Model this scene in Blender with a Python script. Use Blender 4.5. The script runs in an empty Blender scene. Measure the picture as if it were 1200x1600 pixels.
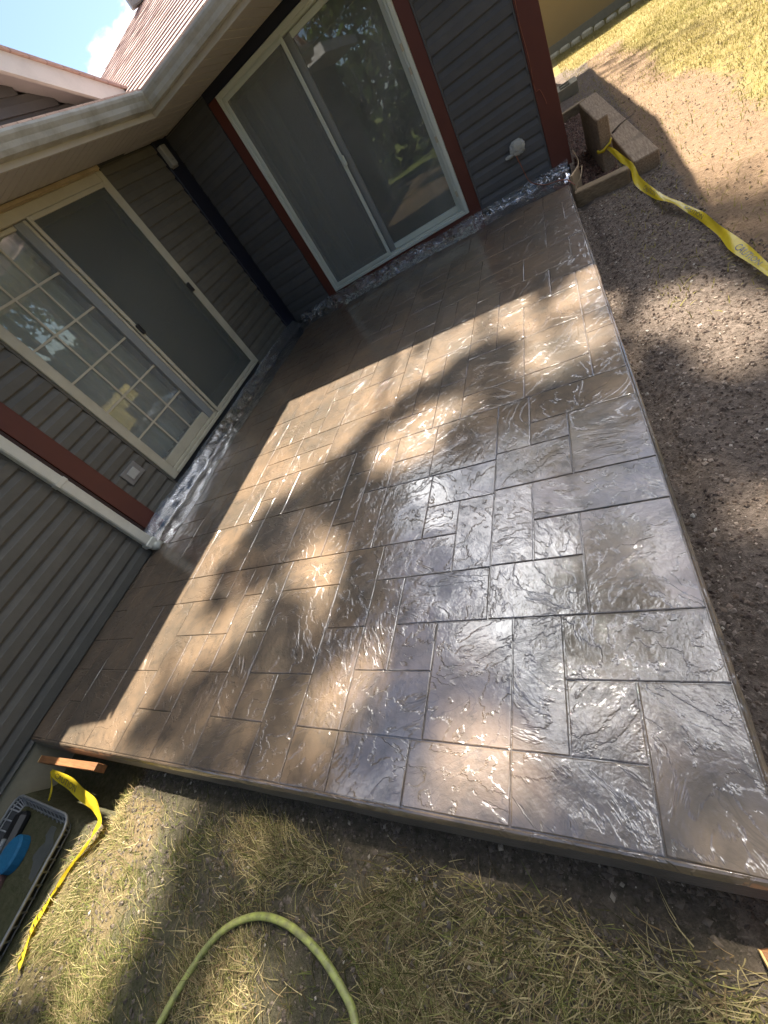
import bpy, math, random
import numpy as np
from mathutils import Matrix, Vector

random.seed(7)
RNG = np.random.default_rng(7)
SC = bpy.context.scene
COL = SC.collection

# ------------------------------------------------------------------ camera
cam_d = bpy.data.cameras.new("camera")
cam_d.sensor_fit = 'HORIZONTAL'
cam_d.sensor_width = 36.0
cam_d.lens = 36.0 * 647.03 / 1200.0
cam_d.clip_start = 0.02
cam_d.clip_end = 1000
cam = bpy.data.objects.new("camera", cam_d)
COL.objects.link(cam)
RC = np.array([[0.8355150356656524, 0.20358023811478143, -0.5103623338626704],
               [-0.1860761781070636, -0.7691162766841886, -0.6114211387256081],
               [-0.5170012389904801, 0.6058178270640274, -0.604726780698299]])
CP = (3.4914, -5.2436, 1.2749)
cam.matrix_world = Matrix(((RC[0, 0], -RC[1, 0], -RC[2, 0], CP[0]),
                           (RC[0, 1], -RC[1, 1], -RC[2, 1], CP[1]),
                           (RC[0, 2], -RC[1, 2], -RC[2, 2], CP[2]),
                           (0, 0, 0, 1)))
SC.camera = cam

# ------------------------------------------------------------------ world, sun, exposure
SUN = Vector((-0.23, 1.38, 2.365)).normalized()      # towards the sun
world = bpy.data.worlds.new("World")
SC.world = world
world.use_nodes = True
wn, wl = world.node_tree.nodes, world.node_tree.links
wn.clear()
w_out = wn.new('ShaderNodeOutputWorld')
w_bg = wn.new('ShaderNodeBackground')
w_bg.inputs['Strength'].default_value = 0.061
w_sky = wn.new('ShaderNodeTexSky')
w_sky.sky_type = 'NISHITA'
w_sky.sun_disc = False
w_sky.sun_elevation = math.asin(SUN.z)
w_sky.sun_rotation = math.atan2(SUN.x, SUN.y)
w_sky.air_density = 0.7
w_sky.dust_density = 0.6
w_sky.ozone_density = 1.6
w_tc = wn.new('ShaderNodeTexCoord')
w_map = wn.new('ShaderNodeMapping')
w_map.inputs['Scale'].default_value = (1.0, 1.0, 1.9)
w_map.inputs['Location'].default_value = (12.38, 14.8, 15.8)
w_noise = wn.new('ShaderNodeTexNoise')
w_noise.inputs['Scale'].default_value = 2.6
w_noise.inputs['Detail'].default_value = 9
w_noise.inputs['Roughness'].default_value = 0.55
w_ramp = wn.new('ShaderNodeValToRGB')
w_ramp.color_ramp.elements[0].position = 0.515
w_ramp.color_ramp.elements[1].position = 0.63
w_mix = wn.new('ShaderNodeMixRGB')
# clouds scatter most light forward, so they brighten towards the sun
w_dot = wn.new('ShaderNodeVectorMath'); w_dot.operation = 'DOT_PRODUCT'
w_dot.inputs[1].default_value = SUN
w_pow = wn.new('ShaderNodeMath'); w_pow.operation = 'POWER'; w_pow.inputs[1].default_value = 3.0
w_max = wn.new('ShaderNodeMath'); w_max.operation = 'MAXIMUM'; w_max.inputs[1].default_value = 0.0
w_mad = wn.new('ShaderNodeMath'); w_mad.operation = 'MULTIPLY_ADD'; w_mad.inputs[1].default_value = 31.0; w_mad.inputs[2].default_value = 4.0
wl.new(w_tc.outputs['Generated'], w_dot.inputs[0])
wl.new(w_dot.outputs['Value'], w_max.inputs[0])
wl.new(w_max.outputs[0], w_pow.inputs[0])
wl.new(w_pow.outputs[0], w_mad.inputs[0])
wl.new(w_mad.outputs[0], w_mix.inputs['Color2'])
wl.new(w_tc.outputs['Generated'], w_map.inputs['Vector'])
wl.new(w_map.outputs['Vector'], w_noise.inputs['Vector'])
wl.new(w_noise.outputs['Fac'], w_ramp.inputs['Fac'])
wl.new(w_ramp.outputs['Color'], w_mix.inputs['Fac'])
wl.new(w_sky.outputs['Color'], w_mix.inputs['Color1'])
wl.new(w_mix.outputs['Color'], w_bg.inputs['Color'])
wl.new(w_bg.outputs['Background'], w_out.inputs['Surface'])

sun_d = bpy.data.lights.new("sun", 'SUN')
sun_d.energy = 4.6
sun_d.angle = math.radians(0.6)
sun_d.color = (1.0, 0.93, 0.82)
sun = bpy.data.objects.new("sun", sun_d)
COL.objects.link(sun)
sun.rotation_euler = (-SUN).to_track_quat('-Z', 'Y').to_euler()
sun.location = (0, 8, 14)

SC.view_settings.view_transform = 'Standard'
SC.view_settings.look = 'None'
SC.view_settings.exposure = 2.15
SC.view_settings.gamma = 1.0
SC.view_settings.use_curve_mapping = False
SC.render.engine = 'CYCLES'
SC.cycles.use_denoising = True
SC.cycles.use_adaptive_sampling = True
SC.cycles.adaptive_threshold = 0.025
SC.cycles.max_bounces = 4
SC.cycles.diffuse_bounces = 3
SC.cycles.glossy_bounces = 3
SC.cycles.transparent_max_bounces = 8
SC.cycles.caustics_reflective = False
SC.cycles.caustics_refractive = False

# ------------------------------------------------------------------ material helpers
class NT:
    def __init__(self, name):
        self.m = bpy.data.materials.new(name)
        self.m.use_nodes = True
        self.n = self.m.node_tree.nodes
        self.l = self.m.node_tree.links
        self.n.clear()
        self.out = self.n.new('ShaderNodeOutputMaterial')
    def node(self, t, **kw):
        nd = self.n.new(t)
        for k, v in kw.items():
            if k in ('blend_type', 'operation', 'data_type', 'attribute_name', 'feature', 'distance', 'invert', 'wave_type', 'interpolation', 'use_clamp', 'noise_type', 'bands_direction', 'rings_direction'):
                setattr(nd, k, v)
            else:
                self.put(nd, k.replace('_', ' '), v)
        return nd
    def put(self, nd, key, v):
        s = nd.inputs[key] if not key.isdigit() else nd.inputs[int(key)]
        if isinstance(v, bpy.types.NodeSocket):
            self.l.new(v, s)
        elif isinstance(v, tuple) and len(v) == 3 and s.type == 'RGBA':
            s.default_value = (*v, 1)
        else:
            s.default_value = v
    def coord(self, kind='Object'):
        return self.n.new('ShaderNodeTexCoord').outputs[kind]
    def geo(self):
        return self.n.new('ShaderNodeNewGeometry').outputs['Position']
    def noise(self, vec, scale, detail=4, rough=0.55, dist=0.0):
        nd = self.node('ShaderNodeTexNoise', Scale=scale, Detail=detail, Roughness=rough, Distortion=dist)
        self.l.new(vec, nd.inputs['Vector'])
        return nd.outputs['Fac']
    def mapping(self, vec, scale=(1, 1, 1), rot=(0, 0, 0), loc=(0, 0, 0)):
        nd = self.node('ShaderNodeMapping', Scale=scale, Rotation=rot, Location=loc)
        self.l.new(vec, nd.inputs['Vector'])
        return nd.outputs['Vector']
    def ramp(self, fac, stops):
        nd = self.n.new('ShaderNodeValToRGB')
        cr = nd.color_ramp
        while len(cr.elements) < len(stops):
            cr.elements.new(0.5)
        for e, (p, c) in zip(cr.elements, stops):
            e.position = p
            e.color = (*c, 1) if isinstance(c, tuple) else (c, c, c, 1)
        self.l.new(fac, nd.inputs['Fac'])
        return nd.outputs['Color']
    def mix(self, fac, a, b, mode='MIX'):
        nd = self.n.new('ShaderNodeMixRGB')
        nd.blend_type = mode
        self.put(nd, 'Fac', fac); self.put(nd, 'Color1', a); self.put(nd, 'Color2', b)
        return nd.outputs['Color']
    def math(self, op, a, b=0.0, c=0.0, clamp=False):
        nd = self.n.new('ShaderNodeMath')
        nd.operation = op
        nd.use_clamp = clamp
        self.put(nd, '0', a); self.put(nd, '1', b); self.put(nd, '2', c)
        return nd.outputs[0]
    def bump(self, h, strength=0.5, dist=0.01, normal=None):
        nd = self.node('ShaderNodeBump', Strength=strength, Distance=dist)
        self.l.new(h, nd.inputs['Height'])
        if normal is not None:
            self.l.new(normal, nd.inputs['Normal'])
        return nd.outputs['Normal']
    def terrace(self, x, step, edge):
        q = self.math('DIVIDE', x, step)
        fl = self.math('FLOOR', q)
        mr = self.n.new('ShaderNodeMapRange'); mr.interpolation_type = 'SMOOTHSTEP'
        mr.inputs['From Min'].default_value = 1.0 - edge; mr.inputs['From Max'].default_value = 1.0
        self.l.new(self.math('SUBTRACT', q, fl), mr.inputs['Value'])
        return self.math('MULTIPLY', self.math('ADD', fl, mr.outputs['Result']), step)
    def bsdf(self, **kw):
        nd = self.node('ShaderNodeBsdfPrincipled', **kw)
        self.l.new(nd.outputs['BSDF'], self.out.inputs['Surface'])
        return nd

def simple(name, col, rough=0.5, var=0.12, scale=30.0, bump=0.0, bscale=120.0, metallic=0.0, spec=0.5, dirt=0.0, dirt_col=(0.05, 0.045, 0.035), own=0.0):
    t = NT(name)
    p = t.geo()
    n = t.noise(p, scale, 5)
    c = t.mix(1.0, tuple(x * (1 - var) for x in col), tuple(min(1, x * (1 + var)) for x in col))
    c = t.mix(n, tuple(x * (1 - var) for x in col), tuple(min(1, x * (1 + var)) for x in col))
    if dirt > 0:
        d = t.noise(p, 6.0, 8, 0.65)
        c = t.mix(t.math('MULTIPLY', t.ramp(d, [(0.45, 0.0), (0.72, 1.0)]), dirt), c, dirt_col)
    if own > 0:
        oi = t.n.new('ShaderNodeObjectInfo')
        c = t.mix(t.math('MULTIPLY', oi.outputs['Random'], own), c, (0.02, 0.02, 0.018))
    b = t.bsdf(Base_Color=c, Roughness=rough, Metallic=metallic)
    b.inputs['Specular IOR Level'].default_value = spec
    if bump > 0:
        t.put(b, 'Normal', t.bump(t.noise(p, bscale, 4), bump, 0.004))
    return t.m

M = {}
M['siding'] = simple('vinyl_siding', (0.132, 0.121, 0.096), 0.55, 0.14, 14.0, 0.12, 260.0, spec=0.35, dirt=0.35, dirt_col=(0.21, 0.19, 0.15), own=0.22)
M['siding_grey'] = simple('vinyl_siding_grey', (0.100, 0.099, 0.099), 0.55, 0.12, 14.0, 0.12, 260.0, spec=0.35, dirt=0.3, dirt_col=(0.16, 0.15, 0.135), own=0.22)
M['navy'] = simple('navy_paint_and_shade', (0.013, 0.014, 0.026), 0.45, 0.2, 12.0)
M['sheath'] = simple('wall_sheathing', (0.05, 0.05, 0.048), 0.9)
M['red'] = simple('red_brown_trim_paint', (0.105, 0.025, 0.014), 0.5, 0.16, 9.0, 0.15, 60.0)
M['redshade'] = simple('shaded_trim_red', (0.035, 0.013, 0.010), 0.55, 0.2, 9.0)  # darker copy of the trim red, with the corner's shade in its colour
M['cream'] = simple('cream_frame', (0.50, 0.46, 0.34), 0.42, 0.10, 10.0, dirt=0.25, dirt_col=(0.25, 0.21, 0.12))
M['creamboard'] = simple('cream_header_boards', (0.46, 0.37, 0.24), 0.55, 0.15, 8.0, 0.2, 30.0, dirt=0.5, dirt_col=(0.26, 0.19, 0.09))
M['white'] = simple('white_frame', (0.62, 0.66, 0.58), 0.4, 0.08, 12.0, dirt=0.2, dirt_col=(0.32, 0.33, 0.25))
M['greysash'] = simple('grey_sash', (0.24, 0.25, 0.24), 0.45, 0.08)
M['white_spout'] = simple('white_downspout', (0.66, 0.64, 0.53), 0.42, 0.08, 20.0, dirt=0.3, dirt_col=(0.35, 0.32, 0.22))
M['gutter'] = simple('weathered_gutter', (0.52, 0.53, 0.50), 0.4, 0.12, 12.0, dirt=0.75, dirt_col=(0.20, 0.18, 0.13))
M['soffit'] = simple('soffit_vinyl', (0.50, 0.48, 0.47), 0.6, 0.08, 6.0)
M['fascia'] = simple('fascia_board', (0.55, 0.53, 0.50), 0.5, 0.08, 6.0)
M['rake'] = simple('cream_rake_board', (0.60, 0.59, 0.56), 0.5, 0.10, 6.0, dirt=0.2)
M['concrete'] = simple('foundation_concrete', (0.30, 0.26, 0.17), 0.9, 0.2, 18.0, 0.5, 80.0)
M['slab_edge'] = simple('slab_edge_concrete', (0.17, 0.145, 0.12), 0.45, 0.25, 14.0, 0.6, 70.0, dirt=0.6, dirt_col=(0.05, 0.04, 0.03))
M['tan_wall'] = simple('tan_stucco', (0.42, 0.29, 0.12), 0.9, 0.07, 2.0, 0.3, 60.0)
M['pale_stone'] = simple('pale_edging_stone', (0.55, 0.48, 0.32), 0.9, 0.25, 14.0, 0.6, 40.0)
M['black'] = simple('black_plastic', (0.012, 0.012, 0.012), 0.4)
M['greyplate'] = simple('grey_plastic', (0.22, 0.21, 0.19), 0.5)
M['box_grey'] = simple('light_grey_box', (0.30, 0.30, 0.28), 0.5)
M['wire'] = simple('galvanised_wire', (0.26, 0.26, 0.25), 0.45, 0.2, 40.0, metallic=0.3)
M['board_dark'] = simple('dark_rubber_board', (0.055, 0.058, 0.050), 0.6, 0.3, 9.0, 0.3, 50.0, dirt=0.5, dirt_col=(0.16, 0.15, 0.12))
M['blue'] = simple('blue_foam', (0.008, 0.12, 0.23), 0.7, 0.25, 60.0, 0.5, 200.0)
M['pinkbrown'] = simple('brown_handle', (0.16, 0.09, 0.075), 0.5, 0.2, 20.0)
M['twine'] = simple('orange_cable', (0.30, 0.10, 0.05), 0.6, 0.2, 40.0)
M['cardboard'] = simple('tan_scrap_board', (0.40, 0.28, 0.16), 0.85, 0.15, 20.0)
M['room'] = simple('room_paint', (0.16, 0.165, 0.15), 0.9)
M['room_floor'] = simple('room_floor', (0.09, 0.075, 0.05), 0.5)
M['yellow_fabric'] = simple('yellow_fabric', (0.62, 0.52, 0.12), 0.9, 0.2, 20.0)
M['curtain'] = simple('sheer_curtain', (0.82, 0.82, 0.72), 0.9, 0.1, 6.0)
M['bark'] = simple('tree_bark', (0.10, 0.075, 0.055), 0.95, 0.3, 20.0, 0.8, 30.0)
M['cover_plastic'] = simple('crumpled_clear_plastic', (0.42, 0.42, 0.38), 0.2, 0.1, 30.0, 0.6, 60.0)
M['print'] = simple('black_tape_print', (0.02, 0.018, 0.01), 0.4)

def mat_wood(name, c1, c2, axis='Y', rough=0.8):
    t = NT(name)
    p = t.geo()
    sc = {'X': (2.5, 30, 30), 'Y': (30, 2.5, 30), 'Z': (30, 30, 2.5)}[axis]
    g = t.noise(t.mapping(p, sc), 3.0, 6, 0.6, 0.6)
    blot = t.noise(p, 5.0, 5, 0.6)
    c = t.mix(t.ramp(g, [(0.3, 0.0), (0.7, 1.0)]), c1, c2)
    c = t.mix(t.math('MULTIPLY', t.ramp(blot, [(0.5, 0.0), (0.75, 1.0)]), 0.5), c, tuple(x * 0.45 for x in c1))
    b = t.bsdf(Base_Color=c, Roughness=rough)
    t.put(b, 'Normal', t.bump(g, 0.6, 0.004))
    return t.m
M['timber'] = mat_wood('weathered_timber', (0.17, 0.105, 0.058), (0.36, 0.265, 0.165), 'Y', 0.9)
M['timber_x'] = mat_wood('weathered_timber_cross', (0.15, 0.095, 0.048), (0.33, 0.235, 0.13), 'X', 0.9)
M['stake'] = mat_wood('orange_pine', (0.16, 0.060, 0.018), (0.27, 0.12, 0.040), 'X', 0.7)
M['stake_end'] = simple('sawn_pine_end', (0.62, 0.40, 0.15), 0.8, 0.15, 60.0)
M['block'] = simple('grey_concrete_block', (0.34, 0.29, 0.20), 0.95, 0.2, 30.0, 0.7, 90.0)

def mat_glass(name, tint=(1, 1, 1), base=0.02, gloss_rough=0.012):
    t = NT(name)
    fr = t.node('ShaderNodeFresnel', IOR=1.55)
    f = t.math('ADD', t.math('MULTIPLY', fr.outputs[0], 1.15), base, clamp=True)
    tr = t.node('ShaderNodeBsdfTransparent', Color=tint)
    gl = t.node('ShaderNodeBsdfGlossy', Color=(0.95, 0.97, 0.97), Roughness=gloss_rough)
    p = t.geo()
    t.put(gl, 'Normal', t.bump(t.noise(p, 1.7, 2), 0.05, 0.02))
    mx = t.n.new('ShaderNodeMixShader')
    t.l.new(f, mx.inputs[0]); t.l.new(tr.outputs[0], mx.inputs[1]); t.l.new(gl.outputs[0], mx.inputs[2])
    film = t.node('ShaderNodeBsdfDiffuse', Color=(0.55, 0.56, 0.52))
    smear = t.math('ADD', t.math('MULTIPLY', t.ramp(t.noise(t.mapping(p, (1, 1, 0.35)), 3.5, 6, 0.65, 0.6), [(0.40, 0.0), (0.75, 1.0)]), 0.15), 0.17)
    mf = t.n.new('ShaderNodeMixShader')
    t.l.new(smear, mf.inputs[0]); t.l.new(mx.outputs[0], mf.inputs[1]); t.l.new(film.outputs[0], mf.inputs[2])
    t.l.new(mf.outputs[0], t.out.inputs['Surface'])
    return t.m
M['glass'] = mat_glass('window_glass', (0.90, 0.93, 0.90))

def mat_screen(name, col, cover):
    t = NT(name)
    p = t.geo()
    w1 = t.node('ShaderNodeTexWave', Scale=160.0); w1.bands_direction = 'Z'
    t.l.new(p, w1.inputs['Vector'])
    f = t.math('ADD', t.math('MULTIPLY', t.ramp(w1.outputs['Fac'], [(0.3, 0.0), (0.8, 1.0)]), 0.12), cover - 0.06)
    tr = t.node('ShaderNodeBsdfTransparent')
    d = t.node('ShaderNodeBsdfPrincipled', Base_Color=col, Roughness=0.5)
    mx = t.n.new('ShaderNodeMixShader')
    t.l.new(f, mx.inputs[0]); t.l.new(tr.outputs[0], mx.inputs[1]); t.l.new(d.outputs[0], mx.inputs[2])
    t.l.new(mx.outputs[0], t.out.inputs['Surface'])
    return t.m
M['screen'] = mat_screen('insect_screen', (0.27, 0.28, 0.255), 0.44)
M['screen_dark'] = mat_screen('dark_insect_screen', (0.125, 0.132, 0.112), 0.50)

def mat_sheet():
    t = NT('thin_plastic_sheet')
    p = t.geo()
    n = t.noise(p, 7.0, 4, 0.6, 0.8)
    crease = t.math('ABSOLUTE', t.math('SUBTRACT', t.noise(p, 16.0, 3, 0.55, 1.6), 0.5))
    nrm = t.bump(crease, 0.6, 0.010)
    lw = t.node('ShaderNodeLayerWeight', Blend=0.35)
    t.l.new(nrm, lw.inputs['Normal'])
    gl = t.node('ShaderNodeBsdfGlossy', Color=(0.95, 0.95, 0.95), Roughness=0.10)
    t.l.new(nrm, gl.inputs['Normal'])
    df = t.node('ShaderNodeBsdfDiffuse', Color=(0.45, 0.44, 0.44))
    tr = t.node('ShaderNodeBsdfTransparent', Color=(0.9, 0.9, 0.9))
    m1 = t.n.new('ShaderNodeMixShader'); m2 = t.n.new('ShaderNodeMixShader')
    t.l.new(t.math('ADD', t.math('MULTIPLY', t.ramp(n, [(0.35, 0.0), (0.75, 1.0)]), 0.26), 0.07), m1.inputs[0])
    t.l.new(tr.outputs[0], m1.inputs[1]); t.l.new(df.outputs[0], m1.inputs[2])
    t.l.new(t.math('ADD', t.math('MULTIPLY', lw.outputs['Fresnel'], 0.75), 0.05, clamp=True), m2.inputs[0])
    t.l.new(m1.outputs[0], m2.inputs[1]); t.l.new(gl.outputs[0], m2.inputs[2])
    t.l.new(m2.outputs[0], t.out.inputs['Surface'])
    return t.m
M['sheet'] = mat_sheet()

def mat_stone(name, joint=False):
    t = NT(name)
    pos = t.geo()
    oi = t.n.new('ShaderNodeObjectInfo')
    rnd = oi.outputs['Random']
    off = t.n.new('ShaderNodeCombineXYZ')
    t.l.new(t.math('MULTIPLY', rnd, 37.0), off.inputs[0]); t.l.new(t.math('MULTIPLY', rnd, 91.0), off.inputs[1]); t.l.new(t.math('MULTIPLY', rnd, 13.0), off.inputs[2])
    add = t.n.new('ShaderNodeVectorMath'); add.operation = 'ADD'
    t.l.new(pos, add.inputs[0]); t.l.new(off.outputs[0], add.inputs[1])
    rot = t.n.new('ShaderNodeVectorRotate'); rot.rotation_type = 'Z_AXIS'
    t.l.new(add.outputs[0], rot.inputs['Vector']); t.l.new(t.math('MULTIPLY', rnd, 40.0), rot.inputs['Angle'])
    v = rot.outputs[0]
    vs = t.mapping(v, (1.0, 1.35, 1.0))
    big = t.noise(vs, 3.0, 6, 0.58, 0.5)
    # cleft ledges: terraced noise makes flat slate steps with chipped rims, broken up by a hammered grain
    st = t.terrace(big, 0.10, 0.22)
    tex2 = t.noise(vs, 15.0, 5, 0.62, 0.35)
    crack = t.ramp(t.math('ABSOLUTE', t.math('SUBTRACT', t.noise(vs, 4.0, 4, 0.6, 0.6), 0.5)), [(0.0, 0.0), (0.012, 1.0)])
    mid = t.noise(v, 60.0, 3, 0.65, 0.3)
    own = t.math('FRACT', t.math('MULTIPLY', rnd, 17.3))
    rough_zone = t.math('MULTIPLY', t.ramp(t.noise(v, 2.4, 2), [(0.38, 0.15), (0.62, 1.0)]), t.math('ADD', t.math('MULTIPLY', own, 0.9), 0.35))
    low = t.noise(pos, 3.0, 1, 0.5, 0.4)
    h = t.math('ADD', t.math('MULTIPLY', st, 0.85), t.math('MULTIPLY', big, 0.22))
    h = t.math('ADD', h, t.math('MULTIPLY', t.math('MULTIPLY', tex2, rough_zone), 0.27))
    h = t.math('ADD', h, t.math('MULTIPLY', mid, 0.028))
    h = t.math('ADD', h, t.math('MULTIPLY', low, 0.42))
    # colour: brown integral colour, darker antiquing release in patches and in the clefts
    blot = t.noise(pos, 2.3, 4, 0.62, 0.4)
    blot2 = t.noise(v, 9.0, 4, 0.65, 0.5)
    c = t.mix(t.ramp(blot, [(0.36, 0.0), (0.66, 1.0)]), (0.212, 0.143, 0.088), (0.112, 0.087, 0.062))
    c = t.mix(t.math('MULTIPLY', t.ramp(blot2, [(0.46, 0.0), (0.70, 1.0)]), 0.7), c, (0.046, 0.041, 0.034))
    c = t.mix(t.math('MULTIPLY', t.math('SUBTRACT', 1.0, crack), 0.45), c, (0.05, 0.04, 0.03))
    c = t.mix(t.math('MULTIPLY', rnd, 0.22), c, (0.185, 0.130, 0.082))
    if joint:
        c = t.mix(0.30, c, (0.04, 0.032, 0.024))
    wet = t.noise(pos, 1.6, 2, 0.55, 0.3)
    r = t.math('ADD', t.math('MULTIPLY', wet, 0.16), 0.28)
    r = t.math('ADD', r, t.math('MULTIPLY', mid, 0.10))
    b = t.bsdf(Base_Color=c, Roughness=r)
    b.inputs['IOR'].default_value = 1.45
    b.inputs['Specular IOR Level'].default_value = 0.25
    t.put(b, 'Coat Weight', t.math('ADD', t.math('MULTIPLY', t.ramp(blot2, [(0.44, 1.0), (0.66, 0.0)]), 0.4), 0.6))
    b.inputs['Coat Roughness'].default_value = 0.075
    b.inputs['Coat IOR'].default_value = 2.3
    nrm = t.bump(h, 1.0, 0.0155)
    t.put(b, 'Normal', nrm)
    t.put(b, 'Coat Normal', nrm)
    return t.m
M['stone'] = mat_stone('stamped_concrete')
M['joint'] = mat_stone('stamped_concrete_joint', True)

def mat_shingle():
    t = NT('asphalt_shingle')
    p = t.geo()
    br = t.node('ShaderNodeTexBrick', Scale=1.0, Color1=(0.36, 0.245, 0.205), Color2=(0.52, 0.385, 0.33), Mortar=(0.16, 0.10, 0.09))
    br.inputs['Mortar Size'].default_value = 0.006
    br.inputs['Brick Width'].default_value = 0.30
    br.inputs['Row Height'].default_value = 0.13
    t.l.new(p, br.inputs['Vector'])
    n = t.noise(p, 160.0, 3)
    n2 = t.noise(p, 3.0, 6, 0.65)
    c = t.mix(0.55, br.outputs['Color'], t.mix(n, (0.25, 0.16, 0.14), (0.60, 0.45, 0.39)))
    c = t.mix(t.math('MULTIPLY', t.ramp(n2, [(0.45, 0.0), (0.7, 1.0)]), 0.5), c, (0.27, 0.18, 0.19))
    b = t.bsdf(Base_Color=c, Roughness=0.95)
    t.put(b, 'Normal', t.bump(n, 0.7, 0.006))
    return t.m
M['shingle'] = mat_shingle()

def mat_attr(name, rough=0.8, trans=0.0, mul=1.0, noise_amt=0.2):
    t = NT(name)
    a = t.node('ShaderNodeAttribute', attribute_name='Col') if False else t.n.new('ShaderNodeAttribute')
    a.attribute_name = 'Col'
    n = t.noise(t.geo(), 14.0, 4)
    c = t.mix(t.math('MULTIPLY', n, noise_amt), a.outputs['Color'], (0.02, 0.018, 0.01))
    if trans > 0:
        d = t.node('ShaderNodeBsdfDiffuse', Color=c)
        tr = t.node('ShaderNodeBsdfTranslucent', Color=c)
        mx = t.n.new('ShaderNodeMixShader'); mx.inputs[0].default_value = trans
        t.l.new(d.outputs[0], mx.inputs[1]); t.l.new(tr.outputs[0], mx.inputs[2])
        t.l.new(mx.outputs[0], t.out.inputs['Surface'])
    else:
        t.bsdf(Base_Color=c, Roughness=rough)
    return t.m
M['grass'] = mat_attr('grass_blades', trans=0.15)
M['pebble'] = mat_attr('pebbles', 0.85)
M['leaf'] = mat_attr('tree_leaves', trans=0.35)

def mat_ground():
    t = NT('soil_and_turf')
    p = t.geo()
    a = t.n.new('ShaderNodeAttribute'); a.attribute_name = 'Col'
    sep = t.n.new('ShaderNodeSeparateColor'); t.l.new(a.outputs['Color'], sep.inputs[0])
    lawn, gravel, dry = sep.outputs[0], sep.outputs[1], sep.outputs[2]
    n1 = t.noise(p, 5.0, 8, 0.65)
    n2 = t.noise(p, 38.0, 8, 0.7)
    n3 = t.noise(p, 140.0, 4, 0.7)
    soil = t.mix(t.ramp(n2, [(0.35, 0.0), (0.65, 1.0)]), (0.055, 0.043, 0.032), (0.14, 0.108, 0.084))
    grav = t.mix(t.ramp(n2, [(0.35, 0.0), (0.7, 1.0)]), (0.095, 0.072, 0.054), (0.24, 0.185, 0.145))
    grav = t.mix(t.ramp(n3, [(0.6, 0.0), (0.72, 0.8)]), grav, (0.33, 0.27, 0.21))
    dryc = t.mix(t.ramp(n2, [(0.3, 0.0), (0.7, 1.0)]), (0.17, 0.105, 0.060), (0.31, 0.212, 0.130))
    turf = t.mix(t.ramp(n1, [(0.35, 0.0), (0.65, 1.0)]), (0.22, 0.165, 0.055), (0.30, 0.235, 0.095))
    def soft(w):
        return t.ramp(t.math('ADD', w, t.math('MULTIPLY', t.math('SUBTRACT', n1, 0.5), 0.7)), [(0.40, 0.0), (0.60, 1.0)])
    c = t.mix(soft(gravel), soil, grav)
    c = t.mix(soft(dry), c, dryc)
    c = t.mix(soft(lawn), c, turf)
    ds = t.n.new('ShaderNodeVectorMath'); ds.operation = 'DISTANCE'; ds.inputs[1].default_value = (4.5, 3.0, 0)
    t.l.new(p, ds.inputs[0])
    c = t.mix(t.math('MULTIPLY', t.math('SUBTRACT', ds.outputs['Value'], 8.0), 0.3, clamp=True), c, (0.10, 0.115, 0.035))  # distant turf darkened to dim its reflection in the door panes
    b = t.bsdf(Base_Color=c, Roughness=0.95)
    b.inputs['Specular IOR Level'].default_value = 0.15
    h = t.math('ADD', t.math('MULTIPLY', n2, 0.7), t.math('MULTIPLY', n3, 0.35))
    t.put(b, 'Normal', t.bump(h, 0.9, 0.03))
    return t.m
M['ground'] = mat_ground()

def mat_hose():
    t = NT('hose_vinyl')
    p = t.geo()
    n = t.noise(p, 40.0, 6, 0.65)
    n2 = t.noise(p, 160.0, 3)
    c = t.mix(t.ramp(n, [(0.36, 0.0), (0.62, 0.9)]), (0.39, 0.41, 0.095), (0.21, 0.20, 0.08))
    c = t.mix(t.ramp(n2, [(0.66, 0.0), (0.75, 0.7)]), c, (0.07, 0.06, 0.03))
    b = t.bsdf(Base_Color=c, Roughness=0.42)
    t.put(b, 'Normal', t.bump(n2, 0.2, 0.002))
    return t.m
M['hose'] = mat_hose()

def mat_tape():
    t = NT('caution_tape')
    p = t.geo()
    n = t.noise(p, 14.0, 4, 0.6, 1.2)
    c = t.mix(n, (0.62, 0.43, 0.012), (0.78, 0.62, 0.05))
    b = t.node('ShaderNodeBsdfPrincipled', Base_Color=c, Roughness=0.25)
    t.put(b, 'Normal', t.bump(t.noise(p, 45.0, 3, 0.5, 1.5), 0.4, 0.004))
    tr = t.node('ShaderNodeBsdfTranslucent', Color=c)
    mx = t.n.new('ShaderNodeMixShader'); mx.inputs[0].default_value = 0.35
    t.l.new(b.outputs[0], mx.inputs[1]); t.l.new(tr.outputs[0], mx.inputs[2])
    t.l.new(mx.outputs[0], t.out.inputs['Surface'])
    return t.m
M['tape'] = mat_tape()

# ------------------------------------------------------------------ mesh helpers
def link(o, parent=None):
    COL.objects.link(o)
    if parent is not None:
        o.parent = parent
    return o

def tag(o, label=None, cat=None, group=None, kind=None):
    if label: o['label'] = label
    if cat: o['category'] = cat
    if group: o['group'] = group
    if kind: o['kind'] = kind
    return o

def empty(name, loc, label, cat, group=None):
    o = bpy.data.objects.new(name, None)
    o.location = loc
    o.empty_display_size = 0.2
    COL.objects.link(o)
    return tag(o, label, cat, group)

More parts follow.
